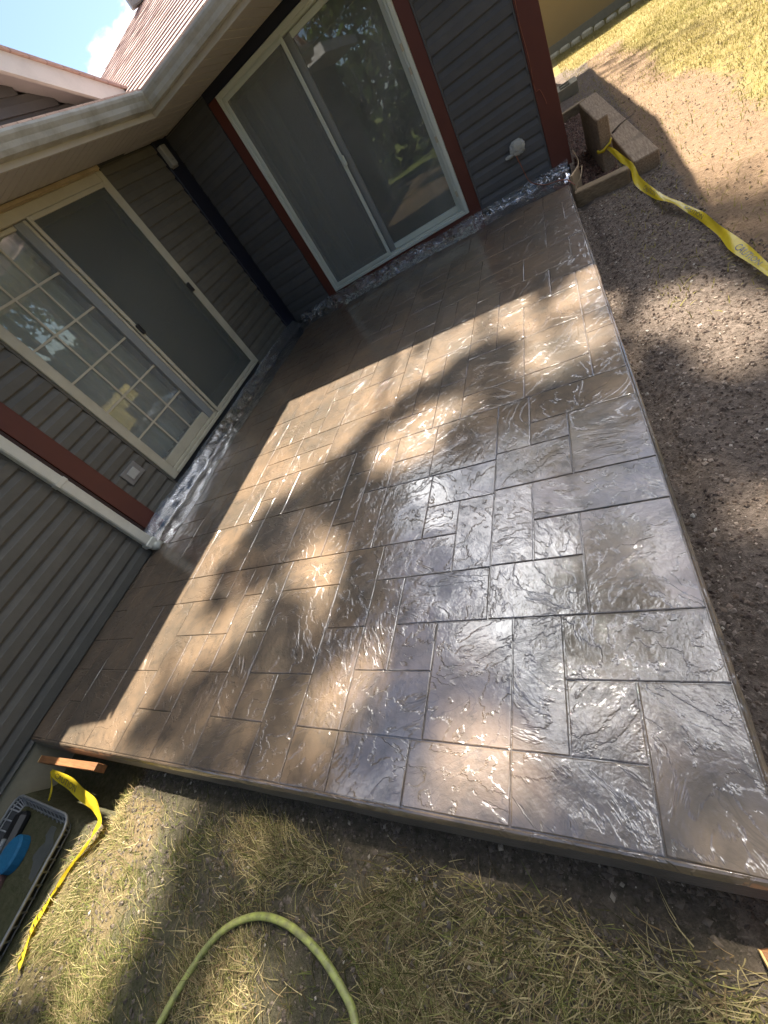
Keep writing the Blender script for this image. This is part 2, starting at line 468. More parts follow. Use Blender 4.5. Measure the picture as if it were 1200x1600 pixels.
class MB:
    """collects primitives in world coordinates and links them as one mesh object"""
    def __init__(self):
        self.v, self.f, self.sm = [], [], []
    def add(self, vs, fs, smooth=False):
        b = len(self.v)
        self.v += [tuple(p) for p in vs]
        self.f += [tuple(i + b for i in f) for f in fs]
        self.sm += [smooth] * len(fs)
        return self
    def box(self, x0, x1, y0, y1, z0, z1, bev=0.0):
        if bev <= 0:
            vs = [(x, y, z) for z in (z0, z1) for y in (y0, y1) for x in (x0, x1)]
            return self.add(vs, [(0, 2, 3, 1), (4, 5, 7, 6), (0, 1, 5, 4), (2, 6, 7, 3), (0, 4, 6, 2), (1, 3, 7, 5)])
        b = min(bev, (x1 - x0) * .45, (y1 - y0) * .45, (z1 - z0) * .45)
        xs, ys, zs = (x0, x0 + b, x1 - b, x1), (y0, y0 + b, y1 - b, y1), (z0, z0 + b, z1 - b, z1)
        vs, idx = [], {}
        for i, sx in ((0, (0, 1)), (1, (3, 2))):
            for j, sy in ((0, (0, 1)), (1, (3, 2))):
                for k, sz in ((0, (0, 1)), (1, (3, 2))):
                    for a in range(3):
                        p = [xs[sx[1]], ys[sy[1]], zs[sz[1]]]
                        p[a] = (xs[sx[0]], ys[sy[0]], zs[sz[0]])[a]
                        idx[i, j, k, a] = len(vs); vs.append(tuple(p))
        F = []
        for a in range(3):
            for s in (0, 1):
                o = [q for q in range(3) if q != a]
                q = []
                for (u, w) in ((0, 0), (1, 0), (1, 1), (0, 1)):
                    key = [0, 0, 0]; key[a] = s; key[o[0]] = u; key[o[1]] = w
                    q.append(idx[(*key, a)])
                F.append(tuple(q))
        for a in range(3):
            o = [q for q in range(3) if q != a]
            for u in (0, 1):
                for w in (0, 1):
                    k0 = [0, 0, 0]; k1 = [0, 0, 0]
                    k0[o[0]] = k1[o[0]] = u; k0[o[1]] = k1[o[1]] = w; k1[a] = 1
                    F.append((idx[(*k0, o[0])], idx[(*k1, o[0])], idx[(*k1, o[1])], idx[(*k0, o[1])]))
        for i in (0, 1):
            for j in (0, 1):
                for k in (0, 1):
                    F.append((idx[i, j, k, 0], idx[i, j, k, 1], idx[i, j, k, 2]))
        return self.add(vs, F)
    def obox(self, c, ux, hx, hy, z0, z1, bev=0.0):
        """box rotated about z: ux = unit x-axis in plan"""
        m = MB().box(-hx, hx, -hy, hy, z0, z1, bev)
        uy = (-ux[1], ux[0])
        return self.add([(c[0] + p[0] * ux[0] + p[1] * uy[0], c[1] + p[0] * ux[1] + p[1] * uy[1], p[2]) for p in m.v], m.f)
    def tube(self, path, r, n=8, closed=False, caps=True):
        path = [Vector(p) for p in path]
        rs = r if isinstance(r, (list, tuple)) else [r] * len(path)
        ring = []
        up = Vector((0, 0, 1))
        for i, p in enumerate(path):
            a = path[max(i - 1, 0)]; b = path[min(i + 1, len(path) - 1)]
            if closed:
                a = path[i - 1]; b = path[(i + 1) % len(path)]
            d = (b - a).normalized()
            s = d.cross(up)
            if s.length < 0.05:
                s = d.cross(Vector((1, 0, 0)))
            s.normalize(); q = s.cross(d)
            ring.append([p + (s * math.cos(2 * math.pi * k / n) + q * math.sin(2 * math.pi * k / n)) * rs[i] for k in range(n)])
        vs = [tuple(x) for rg in ring for x in rg]
        L = len(path)
        fs = []
        for i in range(L if closed else L - 1):
            j = (i + 1) % L
            for k in range(n):
                fs.append((i * n + k, i * n + (k + 1) % n, j * n + (k + 1) % n, j * n + k))
        if caps and not closed:
            fs.append(tuple(range(n))[::-1]); fs.append(tuple((L - 1) * n + k for k in range(n)))
        return self.add(vs, fs, True)
    def prism(self, prof, fn, t0, t1):
        """profile polygon extruded: fn(u, v, t) gives the point"""
        n = len(prof)
        vs = [fn(u, v, t0) for u, v in prof] + [fn(u, v, t1) for u, v in prof]
        fs = [(i, (i + 1) % n, n + (i + 1) % n, n + i) for i in range(n)]
        fs += [tuple(range(n))[::-1], tuple(range(n, 2 * n))]
        return self.add(vs, fs)
    def build(self, name, mat, parent=None, origin=None):
        if origin is None:
            a = np.array(self.v)
            lo, hi = a.min(0), a.max(0)
            origin = ((lo[0] + hi[0]) / 2, (lo[1] + hi[1]) / 2, lo[2])
        if parent is not None:
            base = parent.matrix_world.translation if False else Vector(WORLD_LOC.get(parent.name, (0, 0, 0)))
        else:
            base = Vector((0, 0, 0))
        me = bpy.data.meshes.new(name)
        me.from_pydata([(p[0] - origin[0], p[1] - origin[1], p[2] - origin[2]) for p in self.v], [], self.f)
        me.polygons.foreach_set('use_smooth', self.sm)
        fix_normals(me)
        me.materials.append(mat)
        o = bpy.data.objects.new(name, me)
        link(o, parent)
        o.location = Vector(origin) - base
        WORLD_LOC[o.name] = tuple(origin)
        return o

WORLD_LOC = {}
def fix_normals(me):
    import bmesh
    bm = bmesh.new(); bm.from_mesh(me)
    bmesh.ops.recalc_face_normals(bm, faces=bm.faces[:])
    bm.to_mesh(me); bm.free()

def np_mesh(name, V, F, mat, parent=None, col=None, smooth=False, origin=(0, 0, 0)):
    V = np.asarray(V, dtype=np.float32); F = np.asarray(F, dtype=np.int32)
    me = bpy.data.meshes.new(name)
    k = F.shape[1]
    me.vertices.add(len(V)); me.vertices.foreach_set('co', (V - np.array(origin, dtype=np.float32)).ravel())
    me.loops.add(F.size); me.loops.foreach_set('vertex_index', F.ravel())
    me.polygons.add(len(F))
    me.polygons.foreach_set('loop_start', np.arange(0, F.size, k, dtype=np.int32))
    me.polygons.foreach_set('loop_total', np.full(len(F), k, dtype=np.int32))
    me.polygons.foreach_set('use_smooth', np.full(len(F), smooth, dtype=bool))
    me.update(calc_edges=True)
    if col is not None:
        a = me.color_attributes.new('Col', 'FLOAT_COLOR', 'POINT')
        c = np.ones((len(V), 4), dtype=np.float32); c[:, :3] = col
        a.data.foreach_set('color', c.ravel())
    me.materials.append(mat)
    o = bpy.data.objects.new(name, me)
    link(o, parent)
    base = np.array(WORLD_LOC.get(parent.name, (0, 0, 0))) if parent is not None else np.zeros(3)
    o.location = Vector(np.array(origin) - base)
    WORLD_LOC[o.name] = tuple(origin)
    return o

def thing(name, loc, label, cat, group=None):
    o = empty(name, loc, label, cat, group)
    WORLD_LOC[o.name] = tuple(loc)
    return o

def sstep(a, b, x):
    t = np.clip((x - a) / (b - a), 0, 1)
    return t * t * (3 - 2 * t)

_perm = RNG.random((64, 64))
def vnoise(x, y, s):
    """smooth value noise in [0,1]"""
    x = np.asarray(x, float) * s + 100.3; y = np.asarray(y, float) * s + 57.7
    i = np.floor(x).astype(int); j = np.floor(y).astype(int)
    fx = x - i; fy = y - j
    fx = fx * fx * (3 - 2 * fx); fy = fy * fy * (3 - 2 * fy)
    g = lambda a, b: _perm[a % 64, b % 64]
    return (g(i, j) * (1 - fx) + g(i + 1, j) * fx) * (1 - fy) + (g(i, j + 1) * (1 - fx) + g(i + 1, j + 1) * fx) * fy

# ------------------------------------------------------------------ measured layout (metres; patio surface z = 0)
EXPO = 0.1138                      # siding exposure
BD = (0.7826, 2.581, 0.1156, 2.1453)      # back door x0 x1 z0 z1
LD = (-3.1365, -1.1778, 0.1592, 2.1965)   # left door y0 y1 z0 z1
ZS = 2.236                         # soffit height
XN = 0.118                         # near wall face
GZ = -0.14                         # ground level
def right_edge(y): return 3.625 - 0.0255 * (y + 5.17)
def front_edge(x): return -5.222 + 0.0155 * x

# ------------------------------------------------------------------ ground
def ground_z(x, y):
    x = np.asarray(x, float); y = np.asarray(y, float)
    z = GZ + 0.022 * (vnoise(x, y, 2.3) - 0.5) + 0.014 * (vnoise(x, y, 7.0) - 0.5) + 0.008 * (vnoise(x, y, 19.0) - 0.5)
    fall = sstep(-0.1, 1.2, x) * 0 
    # trench beside the slab at its left front end, shallow gutter along the front and right edges
    tr = sstep(1.25, 0.85, x) * sstep(-5.50, -5.40, y) * sstep(-4.9, -5.05, y)
    z = z - 0.17 * tr
    fr = np.exp(-((y - (-5.24)) / 0.07) ** 2) * sstep(0.8, 1.1, x) * sstep(3.7, 3.5, x)
    z = z - 0.035 * fr
    rr = np.exp(-((x - (right_edge(y) + 0.05)) / 0.06) ** 2) * sstep(-5.3, -5.1, y) * sstep(-0.3, -0.6, y)
    z = z - 0.03 * rr
    under = (x > -6) & (x < right_edge(y) - 0.04) & (y > front_edge(x) + 0.04) & (y < 6)
    z = np.where(under, np.minimum(z, GZ - 0.02), z)
    far = np.hypot(x - 3, y + 3)
    z = np.where(far > 30, GZ - 0.02, z)
    return z

def axis(lo, hi, segs):
    out = [-160.0, -90.0, -50.0, -30.0, -20.0, -14.0]
    for a, b, s in segs:
        out += list(np.arange(a, b - 1e-6, s))
    out += [20.0, 30.0, 50.0, 90.0, 160.0]
    return np.array(sorted(set(np.round(out, 4))))
gx = axis(0, 0, [(-10, 0, 1.0), (0.0, 4.8, 0.035), (4.8, 9.0, 0.12), (9, 15, 1.0)])
gy = axis(0, 0, [(-10, -6.6, 0.4), (-6.6, -4.9, 0.03), (-4.9, 0.5, 0.06), (0.5, 12, 0.15), (12, 16, 1.0)])
GX, GY = np.meshgrid(gx, gy, indexing='ij')
gzv = ground_z(GX, GY)
V = np.stack([GX.ravel(), GY.ravel(), gzv.ravel()], 1)
nx, ny = len(gx), len(gy)
I = np.arange(nx * ny).reshape(nx, ny)
F = np.stack([I[:-1, :-1].ravel(), I[1:, :-1].ravel(), I[1:, 1:].ravel(), I[:-1, 1:].ravel()], 1)
# zone weights: r turf, g gravel and bark, b pale bare soil
def zones(x, y):
    edge = 4.33 + 0.06 * np.sin(y * 2.1) + 0.13 * np.maximum(0, -1.6 - y)
    lawn = sstep(-0.05, 0.80, x - edge - 0.05 * np.maximum(0, 2.5 - y)) * sstep(-4.5, -1.5, y)
    lawn = np.maximum(lawn, sstep(5.5, 7.0, y) * sstep(3.7, 4.1, x))
    lawn = np.maximum(lawn, sstep(8, 12, np.hypot(x - 3, y + 3)))
    grav = sstep(3.45, 3.55, x) * sstep(-5.6, -5.2, y)
    dry = sstep(4.05, 4.30, x) * sstep(-3.6, -2.2, y)
    dry = np.maximum(dry, 0.75 * sstep(1.75, 1.35, x) * sstep(0.95, 1.05, x) * sstep(-5.26, -5.36, y))  # paler soil patch at the front left
    return lawn, grav, dry
zl_, zg_, zd_ = zones(GX.ravel(), GY.ravel())
ground = np_mesh('ground', V, F, M['ground'], col=np.stack([zl_, zg_, zd_], 1), smooth=True)
tag(ground, kind='structure')

# ------------------------------------------------------------------ patio slab and its stamped stones
patio = None
def build_patio():
    global patio
    m = MB()
    # outline, counter-clockwise
    out = [(-0.05, front_edge(-0.05)), (right_edge(-5.16), front_edge(3.6)), (right_edge(-0.47), -0.47), (3.30, -0.10), (2.9, 0.05), (-0.05, 0.05)]
    top = -0.0045
    n = len(out)
    def inset(d):
        pts = []
        for i in range(n):
            p0, p1, p2 = Vector(out[i - 1]), Vector(out[i]), Vector(out[(i + 1) % n])
            e1, e2 = (p1 - p0).normalized(), (p2 - p1).normalized()
            n1, n2 = Vector((-e1.y, e1.x)), Vector((-e2.y, e2.x))
            b = (n1 + n2) / (1 + n1.dot(n2))
            pts.append(p1 + b * d)
        return pts
    prof = [(0.030, -0.135), (-0.008, -0.120), (-0.016, -0.095), (-0.004, -0.018), (0.0022, -0.0085), (0.006, -0.0035), (0.011, -0.001), (0.0135, -0.0025), (0.015, top)]
    flush = inset(0.0)
    rings = [inset(d) if d >= 0 else [Vector((a.x, b.y)) for a, b in zip(flush, inset(d))] for d, z in prof]
    # subdivide the long sides so the edge can be slightly uneven
    vs, per = [], 60
    for (d, z), rg in zip(prof, rings):
        for i in range(n):
            a, b = rg[i], rg[(i + 1) % n]
            for k in range(per):
                p = a.lerp(b, k / per)
                w = 0.0035 * (vnoise(p.x * 1.0, p.y * 1.0, 9.0) - 0.5) if d < 0.006 else 0
                vs.append((p.x + w, p.y + w, z + (w * 0.5 if z > -0.02 else 0)))
    L = n * per
    fs = []
    for r in range(len(prof) - 1):
        for k in range(L):
            fs.append((r * L + k, r * L + (k + 1) % L, (r + 1) * L + (k + 1) % L, (r + 1) * L + k))
    fs.append(tuple((len(prof) - 1) * L + k for k in range(L)))
    m.add(vs, fs)
    patio = m.build('patio', M['stone'], origin=(1.8, -2.6, 0))
    patio.data.materials.append(M['joint'])
    patio.data.materials.append(M['slab_edge'])
    patio.data.polygons[len(patio.data.polygons) - 1].material_index = 1
    for k in range(3 * L): patio.data.polygons[k].material_index = 2
    tag(patio, 'brown stamped concrete patio with wet glossy sealer', None, None, 'structure')
    # ---- layout of the stones
    R = 'R'
    a, b, c, d, e, f, g, h, i, j = -3.39, -3.60, -3.755, -3.985, -4.185, -4.37, -4.59, -4.79, -4.985, 'F'
    S = [(2.98, 3.135, c, a), (3.135, R, b, a), (3.135, 3.30, c, b), (3.30, R, d, b), (2.98, 3.30, d, c),
         (2.98, 3.14, f, d), (3.14, R, e, d), (3.14, 3.305, f, e), (3.305, R, g, e), (2.98, 3.305, g, f),
         (3.07, 3.225, i, g), (3.225, R, h, g), (3.225, 3.40, i, h), (3.40, R, j, h), (3.07, 3.40, j, i),
         (2.79, 3.07, i, g), (2.75, 3.07, j, i),
         (2.655, 2.98, -4.0, -3.79), (2.655, 2.82, e, -4.0), (2.82, 2.98, -4.375, -4.0), (2.46, 2.82, -4.375, e),
         (2.38, 2.655, e, -3.79), (2.63, 2.98, -3.79, a), (2.38, 2.63, -3.79, -3.6), (2.38, 2.63, -3.6, a),
         (2.61, 2.98, g, -4.375), (2.46, 2.61, -4.77, -4.375), (2.61, 2.79, -4.77, g), (2.46, 2.79, i, -4.77), (2.46, 2.75, j, i)]
    rnd = random.Random(23)
    def pack(xs, ys):
        nx, ny = len(xs) - 1, len(ys) - 1
        used = [[False] * ny for _ in range(nx)]
        shapes = [(2, 1), (1, 2), (2, 2), (2, 1), (1, 1), (1, 2), (2, 2), (3, 2), (2, 1)]
        for jj in range(ny):
            for ii in range(nx):
                if used[ii][jj]: continue
                sh = shapes[:]; rnd.shuffle(sh)
                for (w, hh) in sh + [(1, 1)]:
                    if ii + w > nx or jj + hh > ny: continue
                    if any(used[ii + p][jj + q] for p in range(w) for q in range(hh)): continue
                    for p in range(w):
                        for q in range(hh): used[ii + p][jj + q] = True
                    S.append((xs[ii], xs[ii + w], ys[jj], ys[jj + hh])); break
    pack([0.02, 0.15, 0.31, 0.47, 0.63, 0.79, 0.95, 1.11, 1.27, 1.42, 1.57, 1.72, 1.87, 2.06, 2.25, 2.46], ['F', i, h, g, f, e])
    pack([0.02, 0.15, 0.31, 0.47, 0.63, 0.79, 0.95, 1.11, 1.27, 1.42, 1.57, 1.78, 1.91, 2.06, 2.22, 2.38], [e, d, -3.785, b, a])
    pack([0.02, 0.15, 0.31, 0.47, 0.63, 0.79, 0.95, 1.11, 1.27, 1.42, 1.57, 1.78, 1.93, 2.09, 2.25, 2.42, 2.59, 2.76, 2.94, 3.11, 3.28, 3.43, R],
         [a, -3.19, -3.0, -2.80, -2.61, -2.41, -2.22, -2.02, -1.82, -1.63, -1.43, -1.23, -1.04, -0.84, -0.64, -0.45])
    pack([0.02, 0.15, 0.31, 0.47, 0.63, 0.79, 0.95, 1.11, 1.27, 1.42, 1.57, 1.78, 1.93, 2.09, 2.25, 2.42, 2.59, 2.76, 2.94], [-0.45, -0.25, -0.02])
    gap = 0.0014
    for k, (x0, x1, y0, y1) in enumerate(S):
        def X(v, y): return right_edge(y) - 0.0165 + gap if v == 'R' else v
        def Y(v, x): return front_edge(x) + 0.0165 - gap if v == 'F' else v
        yy0 = Y(y0, 0) if y0 == 'F' else y0
        cs = []
        for (u, w) in ((x0, y0), (x1, y0), (x1, y1), (x0, y1)):
            y = Y(w, 3.0 if u == 'R' else u)
            cs.append((X(u, y), y))
        (ax, ay), (bx, by), (cx, cy), (dx, dy) = cs
        N = 4
        base = rnd.uniform(-0.0004, 0.0006)
        def P(u, w, ins):
            # bilinear with an inset in metres
            lx = max(0.05, abs(bx - ax)); ly = max(0.05, abs(dy - ay))
            u = ins / lx + u * (1 - 2 * ins / lx); w = ins / ly + w * (1 - 2 * ins / ly)
            px = (ax * (1 - u) + bx * u) * (1 - w) + (dx * (1 - u) + cx * u) * w
            py = (ay * (1 - u) + by * u) * (1 - w) + (dy * (1 - u) + cy * u) * w
            return px, py
        vs, fs = [], []
        for p in range(N + 1):
            for q in range(N + 1):
                px, py = P(p / N, q / N, gap + 0.0036)
                z = base + 0.0016 * (vnoise(px + 3 * k, py, 9.0) - 0.5)
                vs.append((px, py, z))
        for p in range(N):
            for q in range(N):
                o = p * (N + 1) + q
                fs.append((o, o + N + 1, o + N + 2, o + 1))
        rim = [(p, 0) for p in range(N)] + [(N, q) for q in range(N)] + [(p, N) for p in range(N, 0, -1)] + [(0, q) for q in range(N, 0, -1)]
        for (p, q) in rim:
            vs.append(vs[p * (N + 1) + q])
        for lvl, (ins, z) in enumerate(((gap + 0.0010, -0.0012), (gap, -0.0060))):
            for (p, q) in rim:
                px, py = P(p / N, q / N, ins + 0.0016 * (vnoise(p * 3.1 + k, q * 2.7, 1.0) - 0.5))
                vs.append((px, py, z))
        nr = len(rim); b0 = (N + 1) ** 2
        for t in range(nr):
            u = (t + 1) % nr
            fs.append((b0 + t, b0 + nr + t, b0 + nr + u, b0 + u))
            fs.append((b0 + nr + t, b0 + 2 * nr + t, b0 + 2 * nr + u, b0 + nr + u))
        mm = MB().add(vs, fs, True)
        mm.sm = [True] * (N * N) + [False] * (len(fs) - N * N)
        mm.build('stone', M['stone'], patio)
build_patio()

# ------------------------------------------------------------------ house
house = thing('house', (0, 0, 0), 'single storey house with dark siding, red brown trim and sliding patio doors', 'house')

def plank_set(parent, along, a0, a1, zline, z0, z1, face, mat, tops=None):
    """dutch lap courses on a wall. along: 'x' (back wall, faces -y) or 'y' (left wall, faces +x)"""
    k0 = math.floor((z0 - zline) / EXPO)
    z = zline + k0 * EXPO
    cache = {}
    while z < z1 - 0.004:
        lo, hi = max(z, z0), min(z + EXPO, z1)
        if hi - lo < 0.006:
            z += EXPO; continue
        # profile: depth, height
        full = [(0.0, 0.0), (0.0190, 0.0), (0.0200, 0.004), (0.0180, 0.060), (0.0150, 0.066), (0.0060, 0.096), (0.0040, EXPO), (0.0, EXPO)]
        prof = [(d, min(max(z + hh, lo), hi)) for d, hh in full]
        e1 = a1
        if tops is not None:
            e0, e1 = tops(z + EXPO * 0.5)
            if e1 - e0 < 0.03:
                z += EXPO; continue
        else:
            e0 = a0
        if along == 'x':
            fn = lambda u, v, t: (t, face - u, v)
        else:
            fn = lambda u, v, t: (face + u, t, v)
        m = MB().prism(prof, fn, e0, e1)
        m.build('siding_plank', mat, parent)
        z += EXPO

# --- back wall (faces -y at y = 0)
m = MB()
m.box(-0.6, BD[0] + 0.02, 0.0, 0.12, -0.12, 2.60)
m.box(BD[1] - 0.02, 3.545, 0.0, 0.12, -0.12, 2.60)
m.box(BD[0] + 0.02, BD[1] - 0.02, 0.0, 0.12, BD[3] - 0.02, 2.60)
m.box(BD[0] + 0.02, BD[1] - 0.02, 0.0, 0.12, -0.12, BD[2] + 0.01)
back_wall = m.build('back_wall', M['sheath'], house, (0, 0, 0))
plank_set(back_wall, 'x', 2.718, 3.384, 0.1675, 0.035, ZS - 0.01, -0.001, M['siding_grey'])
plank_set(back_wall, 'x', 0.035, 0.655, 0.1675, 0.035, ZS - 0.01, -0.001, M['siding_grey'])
def part(name, mat, parent, *boxes, bev=0.0):
    mm = MB()
    for bx in boxes: mm.box(*bx, bev)
    return mm.build(name, mat, parent)
# red casing round the back door
part('trim_board', M['red'], house, (2.583, 2.700, -0.022, 0.0, 0.05, 2.147), bev=0.003)
part('trim_board', M['red'], house, (0.668, 0.7806, -0.022, 0.0, 0.05, 2.147), bev=0.003)
part('trim_board', M['red'], house, (0.670, 2.698, -0.0245, 0.0, 0.0, 0.1135), bev=0.003)
part('trim_board', M['navy'], house, (0.660, 2.712, -0.020, 0.0, 2.149, ZS - 0.002), bev=0.003)  # its dark navy takes in the shade under the soffit
part('trim_channel', M['siding_grey'], house, (2.7015, 2.7185, -0.026, 0.0, 0.03, ZS - 0.004), bev=0.002)
part('trim_channel', M['siding_grey'], house, (3.3835, 3.3985, -0.022, 0.0, 0.03, ZS - 0.004), bev=0.002)
# red corner board at the right end of the back wall
part('corner_board', M['red'], house, (3.400, 3.570, -0.028, 0.0, 0.035, ZS - 0.003), (3.5455, 3.5685, 0.0, 0.14, 0.035, ZS - 0.003), bev=0.003)
# right side wall, out of view round the corner
right_wall = part('side_wall', M['siding'], house, (3.47, 3.5445, 0.121, 6.9, -0.3, 2.6))
back_side = part('rear_wall', M['siding'], house, (-4.0, 3.46, 6.9, 7.0, -0.3, 2.6))

# --- left wall with the gridded door (faces +x at x = 0)
m = MB()
m.box(-0.12, 0.0, LD[1] - 0.02, -0.002, -0.12, 2.62)
m.box(-0.12, 0.0, -3.86, LD[0] + 0.02, -0.12, 2.62)
m.box(-0.12, 0.0, LD[0] + 0.02, LD[1] - 0.02, LD[3] - 0.01, 2.62)
m.box(-0.12, 0.0, LD[0] + 0.02, LD[1] - 0.02, -0.12, LD[2] + 0.01)
door_wall = m.build('door_wall', M['sheath'], house, (0, 0, 0))
plank_set(door_wall, 'y', -3.502, -3.160, 0.0997, 0.055, ZS - 0.01, 0.001, M['siding'])
plank_set(door_wall, 'y', -1.150, -0.285, 0.0997, 0.055, ZS - 0.01, 0.001, M['siding'])
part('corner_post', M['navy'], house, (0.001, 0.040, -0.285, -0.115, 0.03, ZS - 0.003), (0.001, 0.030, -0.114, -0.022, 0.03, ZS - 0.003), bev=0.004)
part('trim_channel', M['siding'], house, (0.001, 0.026, -3.1585, -3.139, 0.05, LD[3]), bev=0.002)
part('trim_channel', M['siding'], house, (0.001, 0.022, -1.176, -1.152, 0.05, LD[3]), bev=0.002)
part('trim_board', M['red'], house, (0.001, 0.028, -3.665, -3.505, 0.03, ZS - 0.003), bev=0.003)
part('trim_board', M['redshade'], house, (0.001, 0.020, -3.790, -3.667, 0.03, ZS - 0.003), bev=0.003)  # dark strip painted as the shade between red trim and downspout
# --- near wall, set a hand forward
m = MB()
m.box(-0.12, XN - 0.012, -6.1, -3.862, -0.03, 2.62)
near_wall = m.build('near_wall', M['sheath'], house, (0, -3.9, 0))
plank_set(near_wall, 'y', -6.1, -3.842, 0.1216 - 2 * EXPO, -0.032, ZS - 0.01, XN - 0.0115, M['siding'])
part('corner_board', M['siding'], house, (0.0, XN + 0.006, -3.861, -3.843, 0.0, ZS - 0.003), bev=0.002)
part('foundation', M['concrete'], house, (-0.10, XN - 0.006, -6.1, -5.19, -0.5, -0.034))

# --- inside of the rooms
m = MB()
m.box(-3.5, 3.4, 0.125, 5.0, 0.02, 0.09)
m.build('room_floor', M['room_floor'], house)
m = MB()
m.box(-0.7, 3.4, 3.2, 3.25, 0.09, 2.6); m.box(-0.66, -0.61, 0.13, 3.2, 0.09, 2.6); m.box(3.3, 3.35, 0.13, 3.2, 0.09, 2.6); m.box(-0.6, 3.3, 0.13, 3.2, 2.3, 2.34)
m.build('room_wall', M['room'], house)
m = MB()
m.box(-3.4, -0.125, -3.8, -0.2, 0.02, 0.09)
m.build('room_floor', M['room_floor'], house)
m = MB()
m.box(-2.9, -2.85, -3.8, -0.2, 0.09, 2.6); m.box(-2.85, -0.13, -0.25, -0.2, 0.09, 2.6); m.box(-2.85, -0.13, -3.85, -3.8, 0.09, 2.6); m.box(-2.85, -0.13, -3.79, -0.26, 2.3, 2.34)
m.build('room_wall', M['room'], house)

# --- back sliding door
x0, x1, z0, z1 = BD
m = MB()
fw = 0.062
for (px0, px1, dy0, dy1, w) in ((x0, x1, -0.034, 0.0, 0.040), (x0 + 0.004, x1 - 0.004, -0.020, 0.095, fw)):
    m.box(px0, px0 + w, dy0, dy1, z0, z1, 0.004)
    m.box(px1 - w, px1, dy0, dy1, z0, z1, 0.004)
    m.box(px0 + w, px1 - w, dy0, dy1, z1 - w, z1, 0.004)
    m.box(px0 + w, px1 - w, dy0, dy1, z0, z0 + w * 0.8, 0.004)
door = m.build('sliding_door', M['white'], house)
def frame_part(name, mat, parent, horiz, a0, a1, zz0, zz1, d0, d1, w, wb=None, bev=0.003):
    """rectangular ring; horiz 'x' -> depth along y, 'y' -> depth along x"""
    wb = wb or w
    mm = MB()
    rects = [(a0, a0 + w, zz0, zz1), (a1 - w, a1, zz0, zz1), (a0 + w, a1 - w, zz1 - w, zz1), (a0 + w, a1 - w, zz0, zz0 + wb)]
    for (p, q, r, s) in rects:
        if horiz == 'x': mm.box(p, q, d0, d1, r, s, bev)
        else: mm.box(d0, d1, p, q, r, s, bev)
    return mm.build(name, mat, parent)
def pane(name, mat, parent, horiz, a0, a1, zz0, zz1, d, th=0.006):
    mm = MB()
    if horiz == 'x': mm.box(a0, a1, d, d + th, zz0, zz1)
    else: mm.box(d, d + th, a0, a1, zz0, zz1)
    return mm.build(name, mat, parent)
frame_part('fixed_panel', M['white'], door, 'x', 1.640, x1 - 0.066, z0 + 0.052, z1 - 0.066, 0.030, 0.062, 0.045, 0.055)
part('meeting_stile', M['greysash'], door, (1.585, 1.700, 0.022, 0.070, z0 + 0.052, z1 - 0.066), bev=0.004)
pane('glass_pane', M['glass'], door, 'x', 1.700, x1 - 0.108, z0 + 0.104, z1 - 0.108, 0.044)
frame_part('sliding_panel', M['greysash'], door, 'x', x0 + 0.068, 1.583, z0 + 0.052, z1 - 0.066, 0.066, 0.092, 0.06)
pane('glass_pane', M['glass'], door, 'x', x0 + 0.125, 1.525, z0 + 0.11, z1 - 0.124, 0.078)
frame_part('screen_frame', M['white'], door, 'x', x0 + 0.050, 1.640, z0 + 0.045, z1 - 0.052, -0.030, -0.012, 0.034)
pane('screen_mesh', M['screen'], door, 'x', x0 + 0.082, 1.608, z0 + 0.077, z1 - 0.084, -0.021, 0.0015)
part('handle', M['white'], door, (1.618, 1.662, -0.058, -0.030, 1.075, 1.165), bev=0.008)
for kk, zz in enumerate((1.98, 1.46, 1.30, 0.78, 0.30)):
    part('latch_plate', M['cream'], door, (x1 - 0.060, x1 - 0.040, -0.040, -0.034, zz, zz + 0.05), bev=0.002)

# --- left sliding door with grilles
y0, y1, z0, z1 = LD
m = MB()
m.box(-0.06, 0.040, y0, y0 + 0.078, z0, z1, 0.004)
m.box(-0.06, 0.036, y1 - 0.070, y1, z0, z1, 0.004)
m.box(-0.06, 0.034, y0 + 0.078, y1 - 0.070, z1 - 0.075, z1, 0.004)
m.box(-0.06, 0.045, y0 + 0.078, y1 - 0.070, z0, z0 + 0.032, 0.004)
m.box(-0.06, 0.020, y0 + 0.078, y1 - 0.070, z0 + 0.0325, z0 + 0.060, 0.004)
door2 = m.build('sliding_door', M['cream'], house)
part('header_board', M['creamboard'], house, (0.001, 0.030, y0 - 0.5, y1, z1 + 0.002, ZS - 0.002), bev=0.003)
part('header_board', M['creamboard'], house, (0.001, 0.045, -3.50, y1 + 0.002, ZS + 0.0005 - 0.03, ZS - 0.0005), bev=0.003)
mid = -2.19
frame_part('fixed_panel', M['cream'], door2, 'y', y0 + 0.080, mid - 0.02, z0 + 0.062, z1 - 0.077, -0.040, 0.002, 0.030, 0.085)
part('meeting_stile', M['greysash'], door2, (-0.040, 0.012, mid - 0.125, mid - 0.022, z0 + 0.062, z1 - 0.077), bev=0.004)
part('screen_rail', M['cream'], door2, (0.004, 0.022, mid - 0.040, mid - 0.014, z0 + 0.064, z1 - 0.079), bev=0.003)
GL0, GL1 = y0 + 0.108, mid - 0.120
pane('glass_pane', M['glass'], door2, 'y', GL0, GL1, z0 + 0.145, z1 - 0.105, -0.022)
for zz in (1.765, 1.468, 1.171, 0.874, 0.577):
    part('muntin', M['cream'], door2, (-0.0155, -0.0085, GL0, GL1, zz - 0.008, zz + 0.008))
for yy in (GL0 + (GL1 - GL0) / 3, GL0 + 2 * (GL1 - GL0) / 3):
    part('muntin', M['cream'], door2, (-0.0155, -0.0065, yy - 0.008, yy + 0.008, z0 + 0.146, z1 - 0.106))
frame_part('screen_frame', M['cream'], door2, 'y', mid - 0.010, y1 - 0.074, z0 + 0.034, z1 - 0.076, 0.024, 0.042, 0.034)
